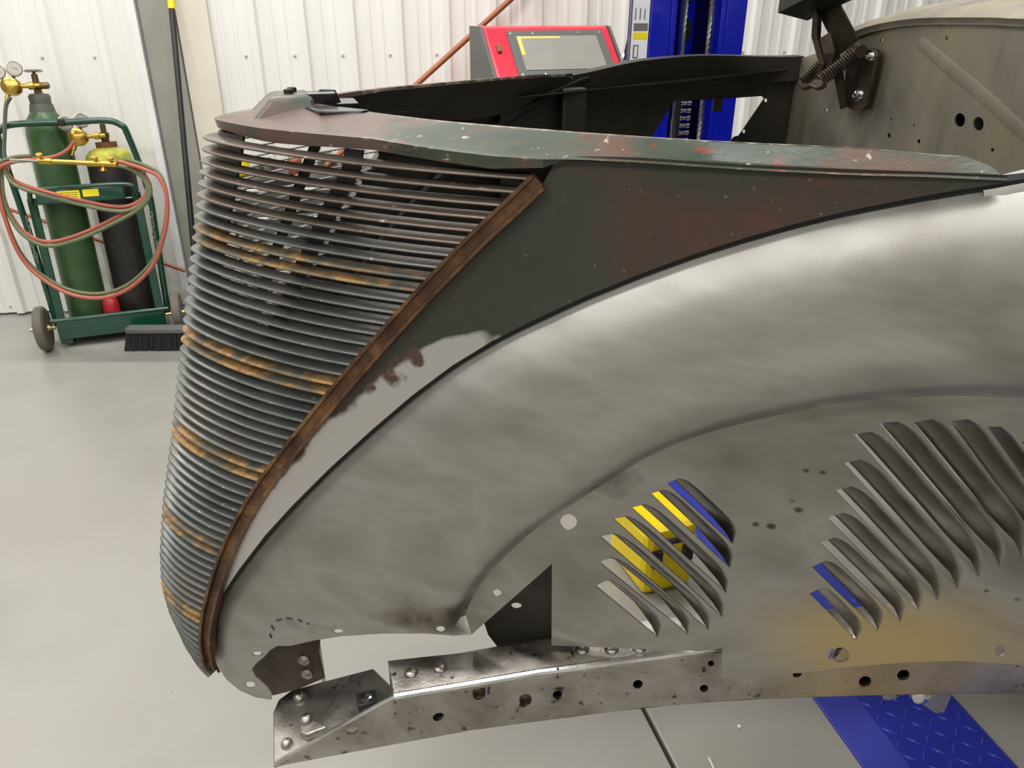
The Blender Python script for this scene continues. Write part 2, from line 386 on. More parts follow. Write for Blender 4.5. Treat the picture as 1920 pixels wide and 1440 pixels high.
# ------------------------------------------------------------------ the setting
def fl(x0, x1, y0, y1, name, parent):
    m = MB(); m.box(((x0 + x1) / 2, (y0 + y1) / 2, -0.05), (x1 - x0, y1 - y0, 0.1)); return m.build(name, 'floor', parent, smooth=False, bevel=0.003)
WYAW = math.radians(8.5); WD = 4.0
J0, J1 = fp(1205, 1325), fp(1265, 1440)                    # the saw-cut joint in the slab
ja = math.atan2(J1.y - J0.y, J1.x - J0.x) + math.pi / 2
flo = empty('floor', (J0.x, J0.y, 0), (0, 0, ja)); tag(flo, 'light grey glossy epoxy shop floor with a dark saw-cut joint', kind='structure')
G = 0.005
fl(-6.5, -G, -6.5, 6.5, 'slab', flo); fl(G, 6.5, -6.5, 6.5, 'slab', flo)
m = MB(); m.box((0, 0, -0.06), (0.03, 13, 0.1)); m.build('joint_filler', 'joint', flo, smooth=False)
# back wall of ribbed sheets
wb = empty('wall_back', (0, WD, 0), (0, 0, WYAW)); tag(wb, 'white ribbed metal sheet wall with rows of screws', kind='structure')
SP = 0.2175; PH = -0.142 + 0.022                           # rib pitch and phase along the wall
def wall_sheet(k):
    x0 = PH + k * SP * 4; prof = []
    for r in range(4):
        b = x0 + r * SP
        prof += [(b, 0), (b + 0.012, -0.022), (b + 0.040, -0.022), (b + 0.052, 0), (b + 0.095, 0), (b + 0.101, -0.004), (b + 0.113, -0.004), (b + 0.119, 0), (b + 0.152, 0), (b + 0.158, -0.004), (b + 0.170, -0.004), (b + 0.176, 0)]
    prof.append((x0 + 4 * SP, 0))
    m = MB(); m.grid([[(x, y, z) for x, y in prof] for z in (0.012, 4.0)])
    return m.build('wall_sheet', 'wall', wb, smooth=False, solid=0.004, offset=0, fixn=False)
for k in range(-6, 6): wall_sheet(k)
sm = MB(); sm.lathe([(0.0075, 0), (0.0075, 0.003), (0.0045, 0.004), (0.0045, 0.008), (0, 0.009)], axis=(0, -1, 0), n=10)
sc0 = None
for z in (0.045, 0.62, 1.187, 1.75):
    for k in range(-14, 14):
        x = PH + k * SP - 0.022
        if sc0 is None: sc0 = sm.build('wall_screw', 'wall_screw', wb); sc0.location = (x, -0.001, z)
        else: copy_obj(sc0, wb, (x, -0.001, z))
def big_wall(name, loc, size, label, mat='shop_wall'):
    m = MB(); m.box((0, 0, size[2] / 2), size); o = m.build(name, mat, None, smooth=False); o.location = loc; tag(o, label, kind='structure'); return o
big_wall('wall_left', (-5.6, 0, 0), (0.1, 10, 4.0), 'grey side wall left of the gas cart')
big_wall('wall_right', (5.8, 0, 0), (0.1, 10.6, 4.0), 'grey side wall beyond the lift post')
big_wall('wall_front', (0, -4.6, 0), (12, 0.1, 4.0), 'white wall opposite the ribbed wall', 'wall')
m = MB(); m.box((0, 0, CEIL + 0.05), (12, 11, 0.1)); tag(m.build('ceiling', 'ceiling', None, smooth=False), 'light grey shop ceiling with led fixtures', kind='structure')
# lamp housings on the ceiling
hm = None
for (x, y) in LAMPS:
    e = empty('ceiling_lamp', (x, y, CEIL)); tag(e, 'long white led lamp hanging under the shop ceiling', 'lamp', 'led lamps on the ceiling')
    if hm is None:
        m = MB(); m.box((0, 0, -0.05), (1.54, 0.34, 0.08)); hm = m.build('housing', 'lamp_body', e, smooth=False, bevel=0.01)
        m = MB(); m.box((0, 0, -0.1), (1.48, 0.28, 0.02)); hd = m.build('diffuser', 'led', e, smooth=False)
    else: copy_obj(hm, e); copy_obj(hd, e)
# steel column with flange; cream strip beside it stands for wall shading
def wloc(u, v):                                            # where a sight line meets the wall, in wall coordinates
    d = wdir(u, v); n = (-math.sin(WYAW), math.cos(WYAW)); t = (n[1] * WD) / (d[0] * n[0] + d[1] * n[1])
    x, y = d[0] * t, d[1] * t - WD; return x * math.cos(WYAW) + y * math.sin(WYAW), CAM_H + d[2] * t
cx0, _ = wloc(262, 0); cx1, _ = wloc(326, 0)
tc_ = empty('trim_1', (0, WD, 0), (0, 0, WYAW)); tag(tc_, 'grey steel column with a light flange standing against the ribbed wall', kind='structure')
m = MB(); m.box(((cx0 + cx1) / 2, -0.035, 2.0), (cx1 - cx0, 0.02, 4.0)); m.build('column_face', 'column', tc_, smooth=False, bevel=0.003)
m = MB(); m.box((cx0 - 0.03, -0.03, 2.0), (0.035, 0.05, 4.0)); m.build('column_flange', 'cab_grey' if 0 else 'lamp_body', tc_, smooth=False, bevel=0.003)
m = MB(); m.box(((cx0 + cx1) / 2, -0.07, 0.02), (cx1 - cx0 + 0.06, 0.12, 0.025)); m.build('base_plate', 'column', tc_, smooth=False)
cx2, _ = wloc(386, 0)
t2 = empty('wall_shading', (0, WD, 0), (0, 0, WYAW)); tag(t2, 'cream flat strip added for the wall shading beside the grey column', kind='structure')
m = MB(); m.box(((cx1 + cx2) / 2 + 0.004, -0.024, 2.0), (cx2 - cx1, 0.01, 3.99)); m.build('shading_strip', 'cream', t2, smooth=False, bevel=0.002)  # added strip; its cream colour stands in for shading on the wall

# ------------------------------------------------------------------ THE CAR
car = empty('car', (0, Y0 * K, 0), (0, 0, YAW))
tag(car, 'partly built vintage car front end of bare steel and worn green paint', 'car')
def inpoly(p, poly):
    x, y = p; r = False; j = len(poly) - 1
    for i in range(len(poly)):
        if (poly[i][1] > y) != (poly[j][1] > y) and x < (poly[j][0] - poly[i][0]) * (y - poly[i][1]) / (poly[j][1] - poly[i][1]) + poly[i][0]: r = not r
        j = i
    return r
def dseg(p, poly, closed=False):
    best = 1e9; n = len(poly)
    for i in range(n if closed else n - 1):
        a, b = poly[i], poly[(i + 1) % n]; dx, dy = b[0] - a[0], b[1] - a[1]; L2 = dx * dx + dy * dy
        t = 0 if L2 == 0 else max(0, min(1, ((p[0] - a[0]) * dx + (p[1] - a[1]) * dy) / L2))
        best = min(best, (p[0] - a[0] - dx * t) ** 2 + (p[1] - a[1] - dy * t) ** 2)
    return math.sqrt(best)
def cdt(outline, holes, step, extra=()):
    """triangulate a flat region with holes, with an inner grid of spacing step"""
    vs = []; es = []
    for loop in [outline] + list(holes):
        b = len(vs); vs += [Vector(p) for p in loop]; n = len(loop); es += [(b + i, b + (i + 1) % n) for i in range(n)]
    loops = [outline] + list(holes)
    xs = [p[0] for p in outline]; zs = [p[1] for p in outline]
    i = 0; x = min(xs)
    while x < max(xs):
        z = min(zs) + (step / 2 if i % 2 else 0)
        while z < max(zs):
            p = (x, z)
            if inpoly(p, outline) and not any(inpoly(p, h) for h in holes) and dseg(p, outline, True) > step * 0.4 and all(dseg(p, h, True) > step * 0.3 for h in holes): vs.append(Vector(p))
            z += step
        x += step; i += 1
    for p in extra: vs.append(Vector(p))
    r = delaunay_2d_cdt(vs, es, [], 0, 1e-7); P = [tuple(v) for v in r[0]]; F = []
    for f in r[2]:
        c = (sum(P[i][0] for i in f) / 3, sum(P[i][1] for i in f) / 3)
        if inpoly(c, outline) and not any(inpoly(c, h) for h in holes): F.append(tuple(f))
    used = sorted({i for f in F for i in f}); ix = {k: n for n, k in enumerate(used)}
    return [P[i] for i in used], [tuple(ix[i] for i in f) for f in F]
def sheet(name, outline, holes, fun, step, mat, parent, solid=0.004, mat2=None, attrs=None, mirror=False, angle=50, offset=-1):
    """outline/holes in (x, z) car units, fun(x, z) -> half width; near side unless mirrored"""
    V, F = cdt(outline, holes, step)
    s = 1 if mirror else -1
    m = MB(); m.v = [CP((x, s * fun(x, z), z)) for x, z in V]
    # outward faces
    def outward(f):
        a, b, c = [Vector(m.v[i]) for i in f[:3]]; return (b - a).cross(c - a).y * s > 0
    m.f = [f if outward(f) else f[::-1] for f in F]
    at = {k: [g(x, z) for x, z in V] for k, g in (attrs or {}).items()}
    return m.build(name, mat, parent, True, solid=solid, mat2=mat2, attrs=at, fixn=False, angle=angle, offset=offset)
def xz(p): return (p[0], p[2])
def ell(u, v, a, b, n=14, rot=0):
    cr, sr = math.cos(rot), math.sin(rot)
    return [(u + a * math.cos(2 * math.pi * k / n) * cr - b * math.sin(2 * math.pi * k / n) * sr, v + a * math.cos(2 * math.pi * k / n) * sr + b * math.sin(2 * math.pi * k / n) * cr) for k in range(n)]
Sb = lambda x, z: S0(x)

# --- fender skin: from the side panel seam to the step over the louvred panel
GAP = [(400, 1212), (402, 1170), (420, 1120), (450, 1075), (500, 1010), (550, 955), (620, 885), (700, 812), (775, 748), (850, 692), (925, 646), (1000, 608), (1100, 562), (1200, 521), (1300, 484), (1400, 452), (1500, 424), (1600, 400), (1700, 380), (1800, 362), (1880, 350), (2000, 338)]
STEP = [(2000, 752), (1920, 744), (1800, 739), (1700, 742), (1600, 750), (1500, 766), (1400, 788), (1300, 816), (1220, 850), (1150, 890), (1075, 940), (1000, 990), (945, 1040), (900, 1092), (878, 1130), (872, 1150)]
# behind the visible part the seam and the wheel arch run on to the cowl
GAPx = spline([xz(hit(u, v, Sb)) for u, v in GAP] + [(0.46, -0.127), (0.60, -0.135), (0.75, -0.155), (0.87, -0.20), (0.95, -0.27)], 3)
ARCH = [(0.865, -0.70), (0.83, -0.58), (0.75, -0.465), (0.63, -0.385), (0.50, -0.345)]
STEPx = spline(ARCH + [xz(hit(u, v, Sb)) for u, v in STEP], 3)
def Sfen(x, z):
    g = dseg((x, z), GAPx); p = dseg((x, z), STEPx)
    b = -0.016 + 0.050 * (1 - math.exp(-g / 0.026))
    b -= 0.030 * (1 - sstep(0.0, 0.030, p)) * sstep(0, 0.03, g)
    b += 0.010 * sstep(0.03, 0.05, p) * (1 - sstep(0.05, 0.09, p)) * 0.4
    return S0(x) + b
FBOT = [(872, 1150), (884, 1190), (850, 1192), (800, 1188), (720, 1188), (640, 1193), (588, 1201), (545, 1211), (520, 1211), (505, 1220), (497, 1230), (478, 1246), (472, 1255), (480, 1270), (501, 1289), (509, 1299), (508, 1312), (480, 1308), (450, 1295), (425, 1275), (408, 1250), (400, 1228)]
FBx = [xz(hit(u, v, Sfen)) for u, v in FBOT]
out = GAPx + [(0.97, -0.40), (0.97, -0.70)] + STEPx + FBx[1:]
fh = [[xz(hit(u, v, Sfen)) for u, v in ell(*e)] for e in ((634, 1184, 9, 4.5), (826, 1180, 9, 6), (483, 1226, 10, 4), (469, 1284, 9, 6))]
MARKx = [xz(hit(u, v, Sfen)) for u, v in ((1240, 860), (1100, 950), (980, 1040), (900, 1120), (700, 1165), (560, 1170))]
fender = sheet('fender', out, fh, Sfen, 0.011, 'fender', car, solid=0.0016,
               attrs={'gold': lambda x, z: 0.0, 'stain_pit': lambda x, z: 0.42 * (1 - sstep(0.0, 0.05, dseg((x, z), MARKx)))})
tag(fender, 'sanded bare steel fender skin sweeping over the wheel opening')
out_far = [p for p in GAPx if p[0] < 0.42] + [p for p in STEPx if p[0] < 0.42] + FBx[1:]
sheet('fender', out_far, [], Sfen, 0.03, 'fender', car, solid=0.0016, mat2='inside', attrs={'gold': lambda x, z: 0.0, 'stain_pit': lambda x, z: 0.0}, mirror=True)
# black strip added in the seam to darken the gap
m = MB(); m.tube([CP((x, -(S0(x) - 0.012), z)) for x, z in GAPx], 0.0055, 8); m.build('gap_strip', 'gap_strip', fender)
m = MB(); m.tube([CP((x, S0(x) - 0.012, z)) for x, z in GAPx if x < 0.36], 0.0075, 8); m.build('gap_strip', 'gap_strip', car)
# --- louvred inner panel
DP = -0.022
Spn = lambda x, z: S0(x) + DP
PAN = [(872, 1150), (884, 1190), (1035, 1057), (1034, 1210), (1200, 1217), (1310, 1221), (1354, 1216), (1353, 1271), (1500, 1262), (1600, 1250), (1700, 1242), (1800, 1239), (1900, 1246), (2000, 1262)]
STu = [xz(hit(u, v - 10 if u > 880 else v, Spn)) for u, v in STEP]
pout = [xz(hit(u, v, Spn)) for u, v in PAN] + [(0.62, -0.66), (0.83, -0.68), (0.80, -0.575), (0.73, -0.455), (0.62, -0.375), (0.50, -0.335)] + STu[:-1]
LV = [((1117, 1099), (1233, 1195)), ((1123, 1054), (1290, 1190)), ((1125, 1006), (1329, 1182)), ((1150, 973), (1355, 1158)), ((1184, 952), (1362, 1113)), ((1220, 926), (1369, 1066)), ((1251, 906), (1374, 1020))]
LV2 = [((1518, 1113), (1605, 1200)), ((1522, 1063), (1646, 1183)), ((1537, 1018), (1688, 1166)), ((1551, 971), (1722, 1146)), ((1566, 919), (1759, 1126)), ((1582, 868), (1796, 1105)), ((1599, 814), (1836, 1084)), ((1648, 794), (1876, 1065)), ((1712, 792), (1916, 1047)), ((1782, 790), (1957, 1030)), ((1852, 800), (1999, 1013)), ((1915, 828), (2040, 1000))]
holes = []; lmesh = []
def gold(x, z):
    return 0.8 * (1 - sstep(0.02, 0.22, math.hypot(x - GOLD[0], (z - GOLD[1]) * 1.5)))
GOLD = xz(hit(1680, 1215, Spn))
for grp, (lst, W, dep) in enumerate(((LV, 32, 0.046), (LV2, 42, 0.034))):
    for li, (A, B) in enumerate(lst):
        if grp and li + 1 < len(lst):
            C = lst[li + 1][0]; D_ = (B[0] - A[0], B[1] - A[1]); LL = math.hypot(*D_); W = min(50, abs((C[0] - A[0]) * D_[1] - (C[1] - A[1]) * D_[0]) / LL - 5)
        dx, dy = B[0] - A[0], B[1] - A[1]; L = math.hypot(dx, dy); nx, ny = dy / L, -dx / L
        ns, nr = 18, 8; rows = []; rim = []
        for j in range(nr + 1):
            row = []
            for i in range(ns + 1):
                s = i / ns; q = abs(2 * s - 1); g = (1 - q ** 5) ** 0.5 if q < 1 else 0.0
                r = lerp((0.42 if grp else 0.24) if 0 < i < ns else 1.0, 1.0, j / nr)
                u = A[0] + dx * s + nx * r * W * g; v = A[1] + dy * s + ny * r * W * g
                p = hit(u, v, Spn)
                if j == nr: rim.append(xz(p))
                e = sstep(0, 0.16, min(s, 1 - s)); d = dep * e * (1 - sstep(0.42 if grp else 0.24, 1.0, r))
                row.append((p[0], p[1] + d, p[2]))
            rows.append(row)
        holes.append([xz(hit(A[0] + dx * i / 6, A[1] + dy * i / 6, Spn)) for i in range(7)] + rim[::-1][1:-1])
        lmesh.append((rows, grp))
for e in ((1066, 979, 16, 15), (932, 1112, 8, 7), (1576, 1228, 17, 14), (1875, 1220, 10, 10)):
    holes.append([xz(hit(u, v, Spn)) for u, v in ell(*e)])
DIM = [xz(hit(u, v, Spn)) for u, v in ((1508, 884), (1542, 889), (1415, 985), (1425, 897), (1492, 958), (1487, 944), (1447, 985), (1711, 1175), (1788, 1141), (1806, 1138), (1773, 1174), (1854, 1107), (1912, 1128))]  # dark dots painted for the darkness of tiny holes that are not cut
RUBx = [xz(hit(u, v, Spn)) for u, v in ((1080, 950), (1170, 898))]
def pit_stain(x, z):
    d = min(math.hypot(x - a, z - b) for a, b in DIM)
    return max(0.85 * (1 - sstep(0.0015, 0.0055, d)), 0.36 * (1 - sstep(0.01, 0.05, dseg((x, z), RUBx))))
panel = sheet('louvered_panel', pout, holes, Spn, 0.0075, 'fender', car, solid=0.0016, attrs={'gold': gold, 'stain_pit': pit_stain})
tag(panel, 'bare steel louvred inner panel under the fender step')
for rows, grp in lmesh:
    m = MB(); m.grid([[CP(p) for p in r] for r in rows])
    o = m.build('louver', 'louver', panel, solid=0.0016, fixn=False, attrs={'gold': [0.0 for r in rows for p in r], 'stain_pit': [0.0 for r in rows for p in r]})
# collar inside the large hole
c_ = hit(1578, 1228, Spn); c_ = CP((c_[0], c_[1] + 0.012, c_[2]))
m = MB(); m.lathe([(0.0135, -0.012), (0.0135, 0.002), (0.0075, 0.004), (0.0075, -0.012)], c_, (0.35, -1, 0.0), 20); m.build('bushing', 'frame', panel)
# dark inner plate behind the triangular cut-out, seen past the panel's front edge
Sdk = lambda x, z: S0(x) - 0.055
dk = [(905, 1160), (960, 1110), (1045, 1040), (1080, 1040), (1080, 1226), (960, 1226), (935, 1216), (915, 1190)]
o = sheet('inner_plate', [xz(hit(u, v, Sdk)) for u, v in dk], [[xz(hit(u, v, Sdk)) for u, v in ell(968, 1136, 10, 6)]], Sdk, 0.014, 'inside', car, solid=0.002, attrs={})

# --- side panel between grille and fender (green over rust), both sides
TRIM = [(1012, 338), (960, 388), (900, 444), (800, 547), (700, 658), (600, 776), (500, 905), (440, 1010), (405, 1110), (392, 1180), (394, 1220), (402, 1246)]
TRx = spline([xz(hit(u, v, Sb)) for u, v in TRIM], 3)
low = [(u - 3, v - 6) for u, v in GAP[:-1]]
SPo = [(1048, 292)] + [(u + 8, v + 3) for u, v in TRIM[:-2]] + low[1:] + [(1884, 338), (1878, 329), (1800, 327), (1700, 324), (1600, 319), (1400, 310), (1200, 298)]
sp_out = [xz(hit(u, v, Sb)) for u, v in SPo]
LOWx = [xz(hit(u, v, Sb)) for u, v in low]
def bare(x, z):
    d = dseg((x, z), LOWx); k = hit(880, 640, Sb)
    w = interp([(-0.50, 0.022), (-0.40, 0.036), (-0.30, 0.042), (-0.20, 0.040), (-0.13, 0.02), (-0.09, 0.0)], x)
    return (1 - sstep(w * 0.6, w * 1.15 + 1e-4, d)) * (1 - sstep(-0.16, -0.09, x)) if w > 0 else 0.0
BRN = [(xz(hit(u, v, Sb)), r) for u, v, r in ((735, 700, 0.022), (775, 672, 0.018), (700, 730, 0.012))]
brown = lambda x, z: max(0.75 * (1 - sstep(r * 0.2, r * 1.3, math.hypot(x - a[0], z - a[1]))) for a, r in BRN)
side = sheet('side_panel', sp_out, [], Sb, 0.012, 'panel', car, solid=0.003, mat2='inside', attrs={'bare': bare, 'brown': brown})
tag(side, 'dark green and rust brown side panel between grille and fender')
sheet('side_panel', sp_out, [], Sb, 0.03, 'panel', car, solid=0.003, mat2='inside', attrs={'bare': bare, 'brown': brown}, mirror=True)
# --- rusty channel trim along the grille edge
def trim(sgn):
    cs = [(-0.010, 0.004), (-0.010, 0.012), (-0.006, 0.012), (-0.005, 0.005), (0.005, 0.005), (0.006, 0.013), (0.0095, 0.013), (0.011, 0.0), (-0.010, -0.002)]
    rows = []
    for i, (x, z) in enumerate(TRx):
        a = TRx[max(0, i - 1)]; b = TRx[min(len(TRx) - 1, i + 1)]; P = lambda q: Vector((q[0], -S0(q[0]), q[1]))
        t = (P(b) - P(a)).normalized(); n = Vector((-0.5, -0.86, 0)); n = (n - t * n.dot(t)).normalized(); w = t.cross(n)
        if w.x < 0: w = -w
        rows.append([CP((lambda q: (q.x, q.y * -sgn, q.z))(P((x, z)) + w * p + n * h)) for p, h in cs])
    m = MB(); b = m.grid(rows, close_v=True); n = len(cs)
    m.f.append(tuple(range(b, b + n))); m.f.append(tuple(range(b + (len(rows) - 1) * n, b + len(rows) * n)))
    return m.build('grille_trim', 'trim' if sgn < 0 else 'black', car, angle=30)
trim(-1); trim(1)

# --- grille shell: nose deck and hood ledges, one sweep from the near side round the nose to the far side
NOSE = [(-0.10, -0.383), (-0.139, -0.391), (-0.248, -0.421), (-0.386, -0.459), (-0.524, -0.496), (-0.657, -0.534), (-0.74, -0.553), (-0.80, -0.562), (-0.85, -0.561), (-0.909, -0.552), (-0.96, -0.532), (-0.985, -0.520)]
NOSE = sorted(NOSE)
EDG = sorted([(z, x) for x, z in TRx])
def nose_x(z): return interp(NOSE, z)
def edge_x(z): return interp(EDG, z) if z > EDG[0][0] else EDG[0][1]
def bar_path(z, n=16, grow=0.0, ez=None, cut=0.0):
    xn = nose_x(z) - grow; xe = edge_x(ez if ez is not None else z) - cut; w = S0(xe) + grow * 0.8
    L = xe - xn
    P = [(xn, 0), (xn, w * 0.10), (xn + L * 0.36, w * 0.61), (xe, w)]
    r = []
    for i in range(n + 1):
        t = i / n; t = t * t * 0.35 + t * 0.65
        a = [(1 - t) ** 3, 3 * t * (1 - t) ** 2, 3 * t * t * (1 - t), t ** 3]
        r.append((sum(c * p[0] for c, p in zip(a, P)), sum(c * p[1] for c, p in zip(a, P))))
    return r
def wr(x): return 0.322 + 0.799 * x - 0.427 * x * x      # inner line of the hood ledge
def zr(x): return -0.108 - 0.017 * x + 0.039 * x * x
def tab(pts): return sorted((lambda q: (q[0], q[2]))(hit(u, v, Sb)) for u, v in pts)
CREASE = [(-0.42, -0.1165), (-0.33, -0.119)] + tab([(700, 262), (800, 274), (900, 285), (1000, 289), (1100, 292), (1200, 297), (1400, 311), (1600, 321), (1750, 325), (1850, 330)])
LIPB = [(-0.42, -0.128), (-0.33, -0.131)] + tab([(700, 277), (760, 285), (860, 297), (960, 307), (1020, 306), (1060, 297), (1200, 301), (1400, 315), (1850, 334)])
lip = bar_path(-0.139, 18, -0.012)
lip = [(x, w * lerp(1.0, 1.06, i / 18)) for i, (x, w) in enumerate(lip)]
xl, wl = lip[-1]
for i in range(1, 19):
    x = lerp(xl, 0.285, i / 18); lip.append((x, S0(x) + 0.006 * (1 - i / 18)))
NL = len(lip); rows = []; prim = []
for i, (x, w) in enumerate(lip):
    t = i / (NL - 1)
    xi = lerp(-0.285, 0.283, (max(0, x + 0.40) / 0.685) ** 1.0); xi = max(-0.285, xi)
    yi = max(0.0, wr(xi)) if xi > -0.30 else 0; yi = min(yi, w * 0.97 - 0.004) if i > 0 else 0
    if i == 0: yi = 0
    zi = zr(xi)
    zc = interp(CREASE, x); zl = interp(LIPB, x)
    zl -= (0.0005 + 0.006 * sstep(-0.40, -0.30, x)) * (1 - sstep(-0.1, -0.05, x))
    endf = 0.35 * sstep(0.16, 0.26, x) + 0.65 * sstep(0.264, 0.284, x); zt = lerp(zi - 0.003, zc + 0.006, endf)
    A0 = (x, w, zl); A1 = (x - 0.002, w + 0.003, zc - 0.0025); A1b = (lerp(x, xi, 0.05), lerp(w, yi, 0.05), zc)
    A2a = (lerp(x, xi, 0.28), lerp(w, yi, 0.28), lerp(zc, zt, 0.10)); A2 = (lerp(x, xi, 0.80), lerp(w, yi, 0.80), lerp(zc, zt, 0.97)); A3 = (xi, yi, zt); A4 = (xi, yi, zt - 0.006)
    rows.append([A0, A1, A1b, A2a, A2, A3, A4]); prim.append(1 - sstep(-0.30, -0.12, x))
full = [[(p[0], -p[1], p[2]) for p in r] for r in rows[::-1]] + rows[1:]
pr = [p for p in prim[::-1]] + prim[1:]
m = MB(); m.grid([[CP(p) for p in r] for r in full])
shell = m.build('grille_shell', 'shell', car, solid=0.003, mat2='inside', angle=24, fixn=False, offset=-1,
                attrs={'primer': [0.75 * q for q, r in zip(pr, full) for _ in r], 'worn': [w_ for r in full for w_ in ((0.0, 0.26, 0.04, 0.0, 0.10, 0.62, 0.3) if r[0][0] > -0.27 else (0.0, 0.22, 0.1, 0.05, 0.0, 0.0, 0.0))]})
tag(shell, 'worn green and brown grille shell and hood ledge')
# inner web below each ledge
for s in (-1, 1):
    wx = [lerp(-0.2, 0.28 if s > 0 else 0.12, i / 16) for i in range(17)]
    r0 = [(x, s * (wr(x) - 0.001), zr(x) - 0.007) for x in wx]
    r1 = [(x, s * (wr(x) + 0.012), -0.128 - 0.030 * sstep(-0.2, 0.05, x) - 0.02) for x in wx]
    m = MB(); m.grid([[CP(p) for p in r0], [CP(p) for p in r1]]); m.build('ledge_web', 'inside', shell, solid=0.002)
# hood latch boss on the nose deck
bs = []
for t in range(3):
    pass
base = [(-0.345, 0.052), (-0.345, -0.052), (-0.262, -0.066), (-0.262, 0.066)]
top = [(-0.312, 0.034), (-0.312, -0.034), (-0.262, -0.042), (-0.262, 0.042)]
m = MB(); k = len(m.v)
for x, y in base: m.vert(CP((x, y, -0.124)))
for x, y in top: m.vert(CP((x, y, -0.0935)))
m.f += [(4, 5, 6, 7), (0, 1, 5, 4), (1, 2, 6, 5), (2, 3, 7, 6), (3, 0, 4, 7)]
m.build('latch_boss', 'shell', shell, bevel=0.006, attrs={'primer': [0.5] * 8, 'worn': [0.0] * 8}, fixn=False)
m = MB(); m.box(CP((-0.252, -0.012, -0.104)), (0.03, 0.03, 0.02)); m.box(CP((-0.235, 0.02, -0.11)), (0.05, 0.05, 0.006))
m.tube([CP(p) for p in ((-0.262, 0.0, -0.10), (-0.25, 0.0, -0.094), (-0.235, 0.0, -0.094), (-0.228, -0.004, -0.114))], 0.0035, 8)
m.build('hood_latch', 'black_gloss', car, smooth=False, bevel=0.002)
m = MB(); m.prism([CP(p) for p in ((-0.275, -0.055, -0.112), (-0.26, -0.10, -0.113), (-0.215, -0.125, -0.112), (-0.205, -0.115, -0.112), (-0.245, -0.06, -0.112))], (0, 0, 0.007))
m.build('rubber_bumper', 'black_gloss', car, bevel=0.002)
for q in ((-0.285, 0.012), (-0.29, -0.012)):
    m = MB(); m.lathe([(0.005, 0), (0.005, 0.004), (0, 0.005)], CP((q[0], q[1], -0.0932)), n=10); m.build('deck_bolt', 'hinge', shell)

# --- the grille bars, each bent round the nose
CS = [(0.0066, -0.0022), (0.0064, -0.0011), (0.0054, -0.0003), (-0.0090, 0.0016), (-0.0106, 0.0016), (-0.0106, 0.0006), (0.0034, -0.0026), (0.0056, -0.0032)]
NB = 58; PITCHB = 0.01368
for i in range(NB):
    z = -0.1405 - PITCHB * i; ez = z - 0.006
    pth = bar_path(z, 16, 0.0, max(ez, EDG[0][0]), 0.008)
    pts = [(x, -y, lerp(z, ez, (y / max(1e-6, pth[-1][1])))) for x, y in pth[::-1]] + [(x, y, lerp(z, ez, (y / max(1e-6, pth[-1][1])))) for x, y in pth[1:]]
    rows = []
    for j, p in enumerate(pts):
        a = Vector(pts[max(0, j - 1)]); b = Vector(pts[min(len(pts) - 1, j + 1)]); t = (b - a); t.z = 0; t.normalize()
        n = Vector((-t.y, t.x, 0))
        if n.x > 0: n = -n
        if abs(t.y) < 1e-6: n = Vector((0, -1 if p[1] < 0 else 1, 0))
        n = Vector((t.y, -t.x, 0)) if Vector((t.y, -t.x, 0)).x < 0 else Vector((-t.y, t.x, 0))
        rows.append([CP(Vector(p) + n * a_ + Vector((0, 0, h))) for a_, h in CS])
    m = MB(); b = m.grid(rows, close_v=True); n_ = len(CS)
    m.f.append(tuple(range(b, b + n_))); m.f.append(tuple(range(b + (len(rows) - 1) * n_, b + len(rows) * n_)))
    rust = (i % 10) in (8, 9)
    o = m.build('grille_bar', 'bar_rust' if rust else ('bar_dark' if i < 6 else 'bar'), shell, angle=50)
    if rust: tag(o, 'rusty orange grille bar')
# straps that carry the bars on the inside
def strap(fr, w, sgn):
    rows = []
    for k in range(40):
        z = lerp(-0.135, -0.95, k / 39); pth = bar_path(z, 24)
        f = fr * 24; q = int(f); p = pth[q]; p2 = pth[min(24, q + 1)]; t = Vector((p2[0] - p[0], p2[1] - p[1], 0)).normalized()
        x, y = lerp(p[0], p2[0], f - q), lerp(p[1], p2[1], f - q); nn = Vector((t.y, -t.x, 0))
        c = Vector((x, y, z)) + nn * 0.013
        if fr == 0:
            rows.append([CP((a_ + 0.0135, b_, z)) for a_, b_ in [(pp_[0], -pp_[1]) for pp_ in pth[9:0:-1]] + [(pp_[0], pp_[1]) for pp_ in pth[0:10]]])
            continue
        rows.append([CP((q_.x, sgn * q_.y, q_.z)) for q_ in (c - t * w, c + t * w)])
    m = MB(); m.grid(rows); m.build('strap', 'black', shell, solid=0.003, offset=0)
strap(0, 0.012, 1); strap(0.74, 0.012, -1); strap(0.74, 0.012, 1)

